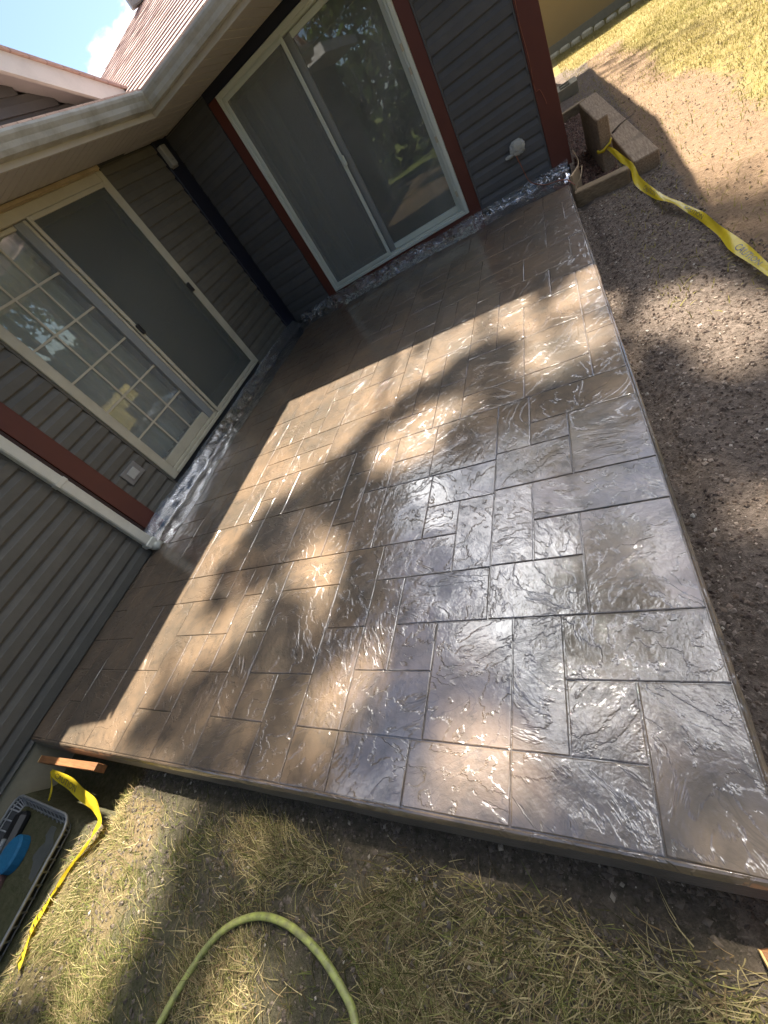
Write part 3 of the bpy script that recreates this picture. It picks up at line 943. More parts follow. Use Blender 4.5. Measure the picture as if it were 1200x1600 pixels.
pane('screen_mesh', M['screen_dark'], door2, 'y', mid + 0.022, y1 - 0.106, z0 + 0.066, z1 - 0.108, 0.032, 0.0015)
frame_part('sliding_panel', M['greysash'], door2, 'y', mid - 0.005, y1 - 0.078, z0 + 0.064, z1 - 0.080, -0.055, -0.010, 0.075, 0.10)
pane('glass_pane', M['glass'], door2, 'y', mid + 0.068, y1 - 0.150, z0 + 0.162, z1 - 0.152, -0.030)
H0, H1 = mid + 0.070, y1 - 0.152
for zz in (1.765, 1.468, 1.171, 0.874, 0.577):
    part('muntin', M['greysash'], door2, (-0.042, -0.032, H0, H1, zz - 0.007, zz + 0.007))
for yy in (H0 + (H1 - H0) / 3, H0 + 2 * (H1 - H0) / 3):
    part('muntin', M['greysash'], door2, (-0.0445, -0.0345, yy - 0.007, yy + 0.007, z0 + 0.163, z1 - 0.153))
part('handle', M['black'], door2, (0.041, 0.066, mid - 0.004, mid + 0.034, 1.10, 1.19), bev=0.006)
part('latch', M['black'], door2, (0.041, 0.060, y1 - 0.125, y1 - 0.080, 1.085, 1.175), bev=0.006)

# --- wall fittings
m = MB()
m.box(0.018, 0.034, -3.425, -3.243, 0.395, 0.518, 0.004)
outlet = m.build('outlet_box', M['greyplate'], house)
part('outlet_cover', M['cover_plastic'], outlet, (0.0345, 0.044, -3.385, -3.290, 0.422, 0.492), bev=0.004)
m = MB()
m.box(0.041, 0.098, -0.292, -0.190, 1.990, 2.175, 0.008)
sensor = m.build('sensor_box', M['box_grey'], house)
part('screw_plate', M['greyplate'], sensor, (0.0985, 0.102, -0.250, -0.235, 2.03, 2.045), bev=0.001)
part('box_foot', M['greyplate'], sensor, (0.050, 0.090, -0.280, -0.200, 1.975, 1.9895), bev=0.003)
m = MB()
m.box(3.10, 3.225, -0.030, -0.017, 0.325, 0.425, 0.003)
outlet2 = m.build('outlet_box', M['greyplate'], house)
def crumple(name, c, size, mat, parent, seed, amp=0.35, n=7):
    rr = np.random.default_rng(seed)
    vs, fs = [], []
    for a in range(n + 1):
        th = math.pi * a / n
        for b in range(2 * n):
            ph = math.pi * b / n
            k = 1 + amp * (rr.random() - 0.5)
            vs.append((c[0] + size[0] * k * math.sin(th) * math.cos(ph), c[1] + size[1] * k * math.sin(th) * math.sin(ph), c[2] + size[2] * k * math.cos(th)))
    w = 2 * n
    for a in range(n):
        for b in range(w):
            fs.append((a * w + b, a * w + (b + 1) % w, (a + 1) * w + (b + 1) % w, (a + 1) * w + b))
    return MB().add(vs, fs).build(name, mat, parent)
crumple('plastic_wrap', (3.165, -0.045, 0.385), (0.070, 0.022, 0.058), M['cover_plastic'], outlet2, 3)
crumple('plastic_wrap', (3.085, -0.045, 0.350), (0.042, 0.014, 0.016), M['cover_plastic'], outlet2, 4)

# --- soffit, fascia, gutters
FX, FY = 0.535, -0.725          # fascia faces (left eave, back eave)
EEND = -3.67                    # where the left eave stops
soffit = None
m = MB(); m.box(-0.3, FX, FY, -0.001, ZS + 0.012, ZS + 0.03)
soffit = m.build('soffit', M['soffit'], house, (0, 0, ZS))
def soffit_panel(xa, xb, ya, yb, along):
    mm = MB()
    n = 3
    for k in range(n):
        if along == 'x':
            s = (xb - xa) / n
            mm.box(xa + k * s + 0.004, xa + (k + 1) * s - 0.004, ya, yb, ZS, ZS + 0.009, 0.002)
        else:
            s = (yb - ya) / n
            mm.box(xa, xb, ya + k * s + 0.004, ya + (k + 1) * s - 0.004, ZS, ZS + 0.009, 0.002)
    mm.build('soffit_panel', M['soffit'], soffit)
xx = 0.0
yy = -0.002
# corner square then the two runs
while xx < 3.9:
    soffit_panel(xx + 0.002, min(xx + 0.30, 3.92), FY, -0.030 if xx > 0.05 else -0.031, 'x'); xx += 0.302
yy = FY - 0.003
while yy > EEND + 0.02:
    soffit_panel(0.050, FX, max(yy - 0.30, EEND + 0.003), yy, 'y'); yy -= 0.302
part('soffit_channel', M['fascia'], soffit, (0.05, 3.92, -0.029, -0.001, ZS - 0.0035, ZS + 0.010), bev=0.002)
part('soffit_deck', M['soffit'], soffit, (0.0, FX, EEND, FY - 0.002, ZS + 0.012, ZS + 0.03))
part('soffit_deck', M['soffit'], soffit, (FX + 0.002, 3.93, FY, 0.0, ZS + 0.0125, ZS + 0.03))
part('fascia_board', M['fascia'], house, (FX, FX + 0.02, EEND, FY - 0.0005, ZS - 0.012, 2.372), bev=0.002)
part('fascia_board', M['fascia'], house, (FX + 0.0005, 3.93, FY - 0.02, FY, ZS - 0.012, 2.372), bev=0.002)
# K-style gutter profile: (outward offset from the fascia face, z)
gp = [(0.022, 2.362), (0.022, 2.262), (0.095, 2.262), (0.112, 2.285), (0.122, 2.312), (0.140, 2.336), (0.146, 2.352), (0.146, 2.366), (0.128, 2.366),
      (0.128, 2.358), (0.134, 2.350), (0.118, 2.322), (0.104, 2.292), (0.090, 2.272), (0.028, 2.272), (0.028, 2.362)]
def gutter_mesh():
    rows = []
    n = len(gp)
    # left run from its end cap to the mitre, then the back run; small dents along the way
    path = [('L', EEND)] + [('L', EEND + (abs(EEND) - 0.9) * k / 14) for k in range(1, 15)] + [('M', 0)] + [('B', 0.95 + 3.0 * k / 16) for k in range(17)]
    vs = []
    for kind, s in path:
        w = 0.0025 * (random.random() - 0.5)
        for (o, z) in gp:
            if kind == 'L': vs.append((FX + o + w, s, z + w))
            elif kind == 'M': vs.append((FX + o, FY - o, z))
            else: vs.append((s, FY - o + w, z + w))
    fs = []
    for r in range(len(path) - 1):
        for k in range(n):
            fs.append((r * n + k, r * n + (k + 1) % n, (r + 1) * n + (k + 1) % n, (r + 1) * n + k))
    fs.append(tuple(range(n))[::-1]); fs.append(tuple((len(path) - 1) * n + k for k in range(n)))
    return MB().add(vs, fs)
gut = gutter_mesh().build('gutter', M['gutter'], house)
# mitre strap and a joint sleeve
m = MB()
sl = [(o + 0.0035 if o > 0.05 else o, z - (0.004 if z < 2.27 else -0.003 if z > 2.364 else 0)) for o, z in gp[:9]]
def sleeve(t0, t1):
    vs, n = [], len(sl)
    for t in (t0, t1):
        for (o, z) in sl: vs.append((FX + o, t, z))
    return [tuple(v) for v in vs], [(k, k + 1, n + k + 1, n + k) for k in range(n - 1)]
v_, f_ = sleeve(-0.985, -0.935)
m.add(v_, f_)
m.build('gutter_sleeve', M['gutter'], gut)

# --- roofs
PITCH = 0.40
def roof_z(y): return 2.385 + PITCH * (y + 0.80)
hip_x = lambda y: -0.90 + (y - 1.90)
m = MB()
ye, yr = -0.80, 3.0
deck = [(hip_x(ye), ye), (3.93, ye), (3.93, yr), (hip_x(yr), yr)]
m.add([(x, y, roof_z(y) - 0.012) for x, y in deck] + [(x, y, roof_z(y) - 0.05) for x, y in deck], [(0, 1, 2, 3), (7, 6, 5, 4), (0, 4, 5, 1), (1, 5, 6, 2), (2, 6, 7, 3), (3, 7, 4, 0)])
m.add([(hip_x(ye), ye, roof_z(ye) - .013), (hip_x(yr), yr, roof_z(yr) - .013), (hip_x(ye), 6.9, roof_z(ye) - .013)], [(0, 1, 2)])
m.add([(hip_x(yr), yr, roof_z(yr) - .013), (3.93, yr, roof_z(yr) - .013), (3.93, 6.9, roof_z(ye) - .013), (hip_x(ye), 6.9, roof_z(ye) - .013)], [(0, 1, 2, 3)])
roof = m.build('roof', M['shingle'], house)
course = 0.128
y = ye - 0.02
k = 0
while y < yr - 0.02:
    ya, yb = y, min(y + course * 1.35, yr)
    xa0, xa1 = max(hip_x(ya), -3.3), max(hip_x(yb), -3.3)
    z_a, z_b = roof_z(ya), roof_z(yb)
    nseg = 40
    vs, fs = [], []
    for s in range(nseg + 1):
        u = s / nseg
        xa = xa0 + (3.94 - xa0) * u; xb = xa1 + (3.94 - xa1) * u
        jit = 0.008 * (random.random() - 0.5); th = 0.013 + 0.004 * random.random()
        vs += [(xa, ya + jit, z_a - 0.004), (xa, ya + jit, z_a + th), (xb, yb, z_b + 0.0015)]
    for s in range(nseg):
        o = s * 3
        fs += [(o, o + 3, o + 4, o + 1), (o + 1, o + 4, o + 5, o + 2)]
    MB().add(vs, fs).build('shingle_course', M['shingle'], roof)
    y += course; k += 1
# cap pieces down the hip, each a lapped cap
for s in range(22):
    u0 = s / 22
    yA = ye + (yr - ye) * u0; yB = yA + 0.20
    A = Vector((hip_x(yA), yA, roof_z(yA) + 0.014)); B = Vector((hip_x(yB), yB, roof_z(yB) + 0.006))
    side = Vector((0.09, -0.09, -0.030)); side2 = Vector((-0.09, 0.09, -0.030))
    MB().add([A + side, A, A + side2, B + side, B, B + side2, A + side - Vector((0, 0, .012)), A + side2 - Vector((0, 0, .012))], [(0, 1, 4, 3), (1, 2, 5, 4), (6, 0, 3), (2, 7, 5), (6, 1, 0), (1, 7, 2)]).build('hip_cap', M['shingle'], roof)
# low roof vent by the hip
m = MB()
hv = Vector((-0.42, 2.20, roof_z(2.20)))
m.obox((hv.x, hv.y), (0.72, 0.69), 0.26, 0.05, hv.z - 0.02, hv.z + 0.10, 0.012)
m.build('roof_vent', M['greysash'], roof)
part('rake_board', M['rake'], house, (3.905, 3.93, -0.80, -0.78, 2.30, 2.36))
# pent roof strip above the left door
m = MB()
px = [(0.62, 2.386), (0.62, 2.372), (0.0, 2.55), (0.0, 2.565)]
m.prism(px, lambda u, v, t: (u, t, v), EEND, -0.745)
pent = m.build('pent_roof', M['shingle'], house)
for k in range(4):
    u0 = 0.635 - k * 0.15; u1 = u0 - 0.20
    zf = lambda u: 2.388 + (0.62 - u) * (0.179 / 0.62)
    MB().prism([(u0, zf(u0) + 0.012), (u0, zf(u0)), (u1, zf(u1)), (u1, zf(u1) + 0.002)], lambda u, v, t: (u, t, v), EEND, -0.76 + 0.02 * k).build('shingle_course', M['shingle'], pent)
# gable above it
APY, GSL = -2.60, 0.36
def rake_top(y): return 2.600 + GSL * (min(-0.36 - y, 0) if y > -0.36 else (-0.36 - y) if y > APY else (-0.36 - APY) - (APY - y))
m = MB()
m.add([(-0.02, -0.30, 2.40), (-0.02, -0.30, rake_top(-0.30) - 0.17), (-0.02, APY, rake_top(APY) - 0.17), (-0.02, -4.9, rake_top(-4.9) - 0.17), (-0.02, -4.9, 2.40)], [(0, 1, 2, 3, 4)])
gable = m.build('gable_wall', M['sheath'], house)
def gable_span(z):
    # span of a course under the rakes
    dz = (rake_top(APY) - 0.10) - z
    half = max(0.0, dz / GSL)
    return max(APY - half, -4.6), min(APY + half, -0.30)
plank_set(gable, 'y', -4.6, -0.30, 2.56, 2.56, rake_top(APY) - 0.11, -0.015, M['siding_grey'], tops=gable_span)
def rake_piece(name, xo0, xo1, zt, zb, mat, ya, yb, parent=house):
    vs = []
    for yv in (ya, yb):
        vs += [(xo0, yv, rake_top(yv) + zt), (xo1, yv, rake_top(yv) + zt), (xo1, yv, rake_top(yv) + zb), (xo0, yv, rake_top(yv) + zb)]
    return MB().add(vs, [(0, 1, 5, 4), (1, 2, 6, 5), (2, 3, 7, 6), (3, 0, 4, 7), (0, 3, 2, 1), (4, 5, 6, 7)]).build(name, mat, parent)
rake_piece('rake_board', 0.165, 0.195, -0.012, -0.165, M['rake'], -0.36, APY)
rake_piece('rake_board', 0.165, 0.195, -0.012, -0.165, M['rake'], -4.6, APY - 0.002)
rake_piece('rake_soffit', -0.02, 0.164, -0.100, -0.112, M['soffit'], -0.34, APY)
left_roof = rake_piece('roof', -4.2, 0.215, 0.012, -0.010, M['shingle'], -0.30, APY)
rake_piece('roof_slope', -4.2, 0.215, 0.012, -0.010, M['shingle'], -4.9, APY - 0.002, left_roof)
# near eaves and roof added unseen overhead, to shade the crate strip
part('eave', M['soffit'], house, (-2.0, 0.690, -6.2, -3.99, ZS, ZS + 0.12))
m = MB()
m.add([(0.70, -6.2, 2.36), (0.70, -3.99, 2.36), (-1.6, -3.99, 3.0), (-1.6, -6.2, 3.0)], [(0, 1, 2, 3)])
m.build('added_roof', M['shingle'], house)

# --- downspout
m = MB()
dsx0, dsx1, dsy0, dsy1 = XN + 0.010, XN + 0.070, -3.845, -3.765
m.box(dsx0, dsx1, dsy0, dsy1, 0.085, ZS - 0.004, 0.008)
spout = m.build('downspout', M['white_spout'], house)
part('strap', M['white_spout'], spout, (dsx0 - 0.002, dsx1 + 0.003, dsy0 - 0.003, dsy1 + 0.003, 0.79, 0.825), bev=0.002)
m = MB()
m.box(dsx0 - 0.006, dsx1 + 0.008, dsy0 - 0.010, dsy1 + 0.008, 0.050, 0.100, 0.008)
m.build('boot', M['white_spout'], spout)
m = MB()
m.tube([(0.155, -3.800, 0.060), (0.162, -3.798, 0.035), (0.178, -3.792, 0.018), (0.200, -3.785, 0.010)], [0.040, 0.042, 0.040, 0.036], 12)
m.build('outlet_pipe', M['white_spout'], spout)

# ------------------------------------------------------------------ things in the rooms
def curtain(name, horiz, a0, a1, d, zz0, zz1, label, folds, amp, mat):
    n = folds * 8
    vs, fs = [], []
    for k in range(n + 1):
        a = a0 + (a1 - a0) * k / n
        o = amp * math.sin(k / 8 * 2 * math.pi) + amp * 0.5 * math.sin(k * 0.37)
        for zz in (zz0, zz1):
            vs.append((a, d + o, zz) if horiz == 'x' else (d + o, a, zz))
    for k in range(n):
        fs.append((2 * k, 2 * k + 2, 2 * k + 3, 2 * k + 1))
    o = MB().add(vs, fs, True).build(name, mat)
    return tag(o, label, 'curtain')
curtain('curtain', 'y', -3.12, -2.30, -0.125, 0.30, 2.12, 'pale sheer curtain inside the gridded left half of the left door', 8, 0.028, M['curtain'])
curtain('curtain', 'x', 0.92, 1.16, 0.26, 0.16, 2.10, 'narrow pale curtain behind the insect screen of the back door', 4, 0.022, M['curtain'])

# ------------------------------------------------------------------ plastic sheets along the wall feet
def sheet(name, label, pts_fn, n, seed, smooth):
    rr = np.random.default_rng(seed)
    prof_n = 15
    vs, fs = [], []
    for k in range(n + 1):
        s = k / n
        for q in range(prof_n):
            u = q / (prof_n - 1)
            vs.append(pts_fn(s, u, rr))
    for k in range(n):
        for q in range(prof_n - 1):
            o = k * prof_n + q
            fs.append((o, o + 1, o + prof_n + 1, o + prof_n))
    o = MB().add(vs, fs, smooth).build(name, M['sheet'])
    return tag(o, label, 'plastic sheet')
def back_sheet(s, u, rr):
    x = 0.16 + s * 3.37
    wtop = 0.085 + 0.03 * vnoise(x, 0, 5.0) - 0.03 * s
    wout = 0.20 + 0.10 * vnoise(x, 3, 3.0) + 0.16 * sstep(0.8, 1.0, s)
    if u < 0.40:
        t = u / 0.40
        y, z = -0.030 - 0.05 * t, wtop * (1 - t) ** 0.8 + 0.006
    else:
        t = (u - 0.40) / 0.60
        y, z = -0.080 - wout * t, 0.005
    wr = (vnoise(x + u * 0.12, u * 0.6, 15.0) - 0.5) + 0.5 * (vnoise(x - u * 0.2, u, 34.0) - 0.5)
    rd = (1 - abs(2 * vnoise(x + u * 0.10, u * 0.45, 11.0) - 1)) ** 2 + 0.6 * (1 - abs(2 * vnoise(x - u * 0.2, u * 0.6, 24.0) - 1)) ** 2
    z += 0.026 * rd * math.sin(math.pi * min(1, u * 1.05)) ** 0.5 if 0 < u < 1 else 0
    y -= 0.012 * rd * (1 - u) * (u > 0)
    y += 0.05 * (vnoise(x, u, 17.0) - 0.5) * u
    return (x + 0.02 * (vnoise(x, u, 31.0) - 0.5), min(y, -0.030), max(z, 0.0045))
sheet('plastic_sheet', 'crumpled clear plastic sheet taped along the foot of the back wall', back_sheet, 240, 1, False)
def left_sheet(s, u, rr):
    y = -3.78 + s * 3.66
    wtop = 0.115 + 0.03 * vnoise(3, y, 4.0) - 0.02 * s
    wout = 0.15 + 0.08 * vnoise(7, y, 3.0)
    if u < 0.45:
        t = u / 0.45
        x, z = 0.034 + 0.09 * t, wtop * (1 - t) + 0.006
    else:
        t = (u - 0.45) / 0.55
        x, z = 0.124 + wout * t, 0.005
    wr = (vnoise(u * 0.4, y + u * 0.15, 8.0) - 0.5) + 0.3 * (vnoise(u, y, 30.0) - 0.5)
    z += 0.026 * max(0, wr) if 0.02 < u < 1 else 0
    x += 0.04 * (vnoise(u, y, 13.0) - 0.5) * u
    if y > -0.5: x += 0.05 * (y + 0.5)
    return (max(x, 0.045), y, max(z, 0.0045))
sheet('plastic_sheet', 'smooth clear plastic sheet laid along the foot of the left wall', left_sheet, 200, 2, True)

# ------------------------------------------------------------------ planter timbers and block at the right
def timber(name, mat, c, ux, hx, hy, zz0, zz1, label, cat='timber', group='landscape timbers'):
    o = MB().obox(c, ux, hx, hy, zz0, zz1, 0.008).build(name, mat)
    return tag(o, label, cat, group)
def unit(a): 
    a = math.radians(a); return (math.cos(a), math.sin(a))
timber('landscape_timber', M['timber_x'], (3.735, -0.625), unit(-14), 0.205, 0.055, -0.20, -0.045, 'short weathered timber at the slab corner, crossing the bed front')
timber('landscape_timber', M['timber'], (3.995, 1.02), unit(92.0), 1.70, 0.088, -0.20, -0.035, 'long flat weathered timber along the lawn side of the bed')
timber('landscape_timber', M['timber'], (3.805, 0.245), unit(93.2), 0.53, 0.044, -0.16, 0.28, 'tall timber standing on edge with yellow tape tied to its end')
timber('landscape_timber', M['timber_x'], (3.745, 2.70), unit(6), 0.15, 0.05, -0.20, -0.03, 'dark cross timber at the far end of the bed')
# hollow concrete block farther back
m = MB()
bx0, bx1, by0, by1, bz0, bz1 = 3.62, 3.91, 4.12, 4.62, -0.19, 0.0
for (p, q, r, s) in ((bx0, bx1, by0, by0 + 0.045), (bx0, bx1, by1 - 0.045, by1), (bx0, bx0 + 0.045, by0 + 0.045, by1 - 0.045), (bx1 - 0.10, bx1, by0 + 0.045, by1 - 0.045), (bx0 + 0.045, bx1 - 0.10, 4.36, 4.40)):
    m.box(p, q, r, s, bz0, bz1, 0.004)
tag(m.build('concrete_block', M['block']), 'hollow concrete block beyond the timbers beside the house corner', 'block')
m = MB()
m.tube([(3.945, 0.43, -0.026), (4.03, 0.50, -0.010), (4.15, 0.58, -0.012)], [0.008, 0.007, 0.004], 6)
tag(m.build('stick', M['bark']), 'short dry stick lying across the long flat timber', 'stick')
# scrap of tan board at the corner
m = MB(); m.obox((3.565, -0.36), unit(70), 0.10, 0.010, -0.17, 0.045, 0.003)
tag(m.build('scrap_board', M['cardboard']), 'tan scrap of board standing at the slab corner by the red trim', 'board')

# ------------------------------------------------------------------ orange cable, thin string
def smooth_path(pts, n=8):
    P = [Vector(p) for p in pts]
    out = []
    for i in range(len(P) - 1):
        p0, p1, p2, p3 = P[max(i - 1, 0)], P[i], P[i + 1], P[min(i + 2, len(P) - 1)]
        for k in range(n):
            t = k / n
            out.append(0.5 * ((2 * p1) + (-p0 + p2) * t + (2 * p0 - 5 * p1 + 4 * p2 - p3) * t * t + (-p0 + 3 * p1 - 3 * p2 + p3) * t ** 3))
    out.append(P[-1])
    return out
m = MB()
m.tube(smooth_path([(3.14, -0.058, 0.33), (3.16, -0.045, 0.22), (3.185, -0.055, 0.10), (3.24, -0.13, 0.055), (3.33, -0.26, 0.035), (3.43, -0.36, 0.040), (3.50, -0.45, 0.030), (3.545, -0.56, -0.005)]), 0.0040, 6)
tag(m.build('cable', M['twine']), 'orange cable hanging from the plastic wrapped outlet on the back wall', 'cable')
m = MB()
m.tube(smooth_path([(3.548, -0.58, -0.03), (3.60, -0.55, 0.03), (3.625, -0.40, 0.06), (3.60, -0.25, 0.02), (3.615, -0.12, 0.05), (3.590, -0.055, 0.13)]), 0.0045, 6)
tag(m.build('twine', M['cardboard']), 'pale twine curling beside the red corner over the planter bed', 'twine')
m = MB()
m.tube(smooth_path([(3.425, -0.0315, 1.75), (3.418, -0.0315, 1.24), (3.412, -0.0315, 1.10), (3.420, -0.0315, 0.89), (3.412, -0.0315, 0.68), (3.445, -0.0325, 0.66), (3.468, -0.0335, 0.58), (3.472, -0.0335, 0.545)]), 0.0022, 5)
tag(m.build('string', M['twine']), 'thin reddish string dangling down the red corner board', 'string')

# ------------------------------------------------------------------ caution tape
def ribbon(path, widths, normals, n=10):
    """path points, half-width vectors"""
    P = smooth_path(path, n)
    W = smooth_path(widths, n)
    return P, W
def tape(name, path, widths, label, texts, mat=None, curl=0.004):
    P, W = ribbon(path, widths, None)
    vs, fs = [], []
    q = 5
    for i, (p, w) in enumerate(zip(P, W)):
        d = (P[min(i + 1, len(P) - 1)] - P[max(i - 1, 0)]).normalized()
        nn = d.cross(w).normalized() if w.length > 1e-6 else Vector((0, 0, 1))
        for k in range(q):
            t = k / (q - 1) * 2 - 1
            vs.append(p + w * t + nn * curl * math.sin(i * 0.35 + k * 1.4))
    for i in range(len(P) - 1):
        for k in range(q - 1):
            o = i * q + k
            fs.append((o, o + 1, o + q + 1, o + q))
    o = MB().add(vs, fs, True).build(name, M['tape'])
    tag(o, label, 'tape')
    # printed lettering that follows the ribbon
    cum = [0.0]
    for i in range(len(P) - 1): cum.append(cum[-1] + (P[i + 1] - P[i]).length)
    for (txt, s0, flip) in texts:
        cu = bpy.data.curves.new('print', 'FONT'); cu.body = txt; cu.size = 1.0; cu.resolution_u = 2
        tmp = bpy.data.objects.new('print_tmp', cu); COL.objects.link(tmp)
        me = bpy.data.meshes.new_from_object(tmp)
        bpy.data.objects.remove(tmp); bpy.data.curves.remove(cu)
        import bmesh
        bm = bmesh.new(); bm.from_mesh(me)
        bmesh.ops.triangulate(bm, faces=bm.faces[:])
        H = 0.055
        out = []
        for v in bm.verts:
            s = s0 + v.co.x * H * 1.05; t = (v.co.y - 0.35) * 1.5
            if flip: t = -t
            s = min(max(s, 0), cum[-1] - 1e-4)
            i = max(j for j in range(len(cum)) if cum[j] <= s); i = min(i, len(P) - 2)
            f = (s - cum[i]) / max(1e-6, cum[i + 1] - cum[i])
            p = P[i].lerp(P[i + 1], f); w = W[i].lerp(W[i + 1], f)
            d = (P[i + 1] - P[i]).normalized(); nn = d.cross(w).normalized()
            if nn.z < 0: nn = -nn
            out.append(tuple(p + w * t + nn * 0.0045))
        fcs = [tuple(v.index for v in f.verts) for f in bm.faces]
        bm.free(); bpy.data.meshes.remove(me)
        MB().add(out, fcs).build('lettering', M['print'], o)
    return o
hw = 0.018
tape('caution_tape',
     [(3.835, -0.290, 0.06), (3.865, -0.33, 0.03), (3.91, -0.55, -0.015), (3.945, -0.72, -0.045), (3.955, -0.92, -0.105), (4.00, -1.34, -0.105), (4.065, -1.68, -0.10), (4.12, -1.98, -0.105), (4.145, -2.29, -0.10), (4.165, -2.55, -0.105), (4.20, -2.90, -0.11), (4.28, -3.6, -0.12)],
     [(0.004, 0, 0.010), (0.012, 0, 0.010), (0.016, 0, 0.012), (0.015, 0.0, 0.010), (0.022, 0.01, 0.012), (hw, 0.012, 0.010), (hw * 1.0, 0.012, -0.006), (hw * 0.8, 0.010, 0.012), (0.013, 0.004, 0.012), (0.030, 0.008, 0.006), (hw, 0.010, 0.0), (hw, 0.010, 0.0)],
     'yellow caution tape twisting over the gravel from the planter timber', [('CAUTION', 1.55, False), ('CAUTION', 0.85, False), ('CAUTION', 2.3, False)])
m = MB()
m.tube([(3.765, -0.300, 0.075), (3.765, -0.291, 0.060), (3.805, -0.302, 0.055), (3.862, -0.296, 0.085), (3.875, -0.287, 0.110)], [0.010, 0.012, 0.014, 0.009, 0.007], 6)
tag(m.build('tape_knot', M['tape']), 'yellow tape knot round the end of the tall timber', 'tape')
tl = [(0.475, -5.335, -0.060), (0.60, -5.350, -0.072), (0.775, -5.370, -0.085), (0.95, -5.395, -0.080), (1.07, -5.415, -0.085), (1.125, -5.455, -0.09), (1.115, -5.505, -0.10), (1.06, -5.58, -0.115), (1.015, -5.69, -0.120), (0.995, -5.80, -0.115), (1.005, -5.88, -0.115), (1.03, -5.955, -0.118)]
tw = [(0.004, 0.012, 0.006), (0.008, 0.024, 0.008), (0.012, 0.026, 0.012), (0.012, 0.026, 0.014), (0.026, 0.018, 0.016), (0.034, 0.004, 0.010), (0.026, -0.004, 0.012), (0.010, -0.004, 0.016), (0.013, -0.003, 0.014), (0.030, -0.006, 0.010), (0.032, -0.006, 0.008), (0.032, -0.008, 0.006)]
tape('caution_tape', tl, tw, 'yellow caution tape from the wooden stake running beside the wire crate', [('CAUTION', 0.06, False), ('CAUTION', 0.95, False)])
tape('caution_tape', [(0.475, -5.335, -0.058), (0.505, -5.385, -0.085), (0.525, -5.44, -0.105), (0.53, -5.455, -0.11)], [(0.004, 0.002, 0.004), (0.012, 0.004, 0.006), (0.019, 0.006, 0.008), (0.015, 0.006, 0.004)], 'short loose tail of yellow tape hanging at the stake', [])

# ------------------------------------------------------------------ stakes
sr = thing('wooden_stake', (0.6, -5.28, -0.1), 'orange wooden stake under the left front edge of the slab', 'stake')
MB().obox((0.62, -5.279), unit(3), 0.32, 0.018, -0.098, -0.040, 0.002).build('shaft', M['stake'], sr)
MB().obox((0.2985, -5.296), unit(3), 0.0025, 0.0185, -0.0985, -0.0395, 0.001).build('sawn_end', M['stake_end'], sr)
sr2 = thing('wooden_stake', (3.55, -5.27, -0.14), 'sunlit wooden stake end at the right front corner of the slab', 'stake')
MB().obox((3.585, -5.262), unit(20), 0.055, 0.020, -0.16, -0.055, 0.002).build('shaft', M['stake'], sr2)
MB().obox((3.533, -5.281), unit(20), 0.002, 0.0205, -0.16, -0.054, 0.001).build('sawn_end', M['stake_end'], sr2)

# ------------------------------------------------------------------ hose
hz = GZ + 0.022
hp = [(1.90, -6.10), (1.945, -5.86), (1.992, -5.70), (2.081, -5.59), (2.202, -5.525), (2.339, -5.507), (2.479, -5.528), (2.585, -5.575), (2.645, -5.625), (2.70, -5.76), (2.72, -5.95)]
m = MB()
m.tube(smooth_path([(x, y, float(ground_z(x, y)) + 0.015) for x, y in hp], 18), 0.0108, 16)
tag(m.build('garden_hose', M['hose']), 'yellow green garden hose looping over the dry grass', 'hose')

# ------------------------------------------------------------------ wire crate with its contents
cr = thing('wire_crate', (0.58, -5.8, GZ), 'grey wire crate with rounded corner beside the foundation', 'crate')
cx0, cx1, cy0, cy1, cz0, cz1 = 0.20, 0.88, -6.60, -5.475, -0.175, -0.085
def rrect(ins, z, r=0.07):
    pts = []
    x0_, x1_, y0_, y1_ = cx0 + ins, cx1 - ins, cy0 + ins, cy1 - ins
    r = max(0.01, r - ins)
    for (cx_, cy_, a0) in ((x1_ - r, y1_ - r, 0), (x0_ + r, y1_ - r, 90), (x0_ + r, y0_ + r, 180), (x1_ - r, y0_ + r, 270)):
        for k in range(6):
            a = math.radians(a0 + 90 * k / 5)
            pts.append((cx_ + r * math.cos(a), cy_ + r * math.sin(a), z))
    return pts
MB().tube(rrect(0, cz1), 0.0065, 6, True).build('rim', M['wire'], cr)
MB().tube(rrect(0.012, cz1 - 0.012), 0.0035, 6, True).build('rim', M['wire'], cr)
MB().tube(rrect(0.035, (cz0 + cz1) / 2), 0.0042, 6, True).build('side_wire', M['wire'], cr)
MB().tube(rrect(0.060, cz0 + 0.013), 0.0042, 6, True).build('side_wire', M['wire'], cr)
top, bot = rrect(0, cz1), rrect(0.070, cz0)
def side_pts(spacing):
    out = []
    n = len(top)
    for k in range(n):
        a, b = Vector(top[k]), Vector(top[(k + 1) % n]); c, d = Vector(bot[k]), Vector(bot[(k + 1) % n])
        L = (b - a).length
        cnt = max(1, int(L / spacing))
        for t in range(cnt):
            out.append((a.lerp(b, t / cnt), c.lerp(d, t / cnt)))
    return out
wires = MB()
for a, b in side_pts(0.045):
    mid_ = (a + b) / 2
    out_ = Vector((mid_.x - 0.54, mid_.y + 6.0, 0)).normalized()
    MB().tube([a, a.lerp(b, 0.33) + out_ * 0.001, a.lerp(b, 0.66) - out_ * 0.001, b], 0.0042, 5).build('upright_wire', M['wire'], cr)
t0_, b0_ = rrect(0.003, cz1 - 0.004), rrect(0.069, cz0 + 0.001)
nn_ = len(t0_)
MB().add(t0_ + b0_, [(k, (k + 1) % nn_, nn_ + (k + 1) % nn_, nn_ + k) for k in range(nn_)] + [tuple(nn_ + k for k in range(nn_))]).build('liner', M['black'], cr)
m = MB()
m.obox((0.50, -6.00), unit(90), 0.46, 0.235, -0.166, -0.145, 0.006)
tag(m.build('board', M['board_dark']), 'dark scuffed flat board lying inside the wire crate', 'board')
tool = thing('scrub_brush', (0.47, -5.8, -0.14), 'tool with bright blue head and brown handle on the dark board', 'tool')
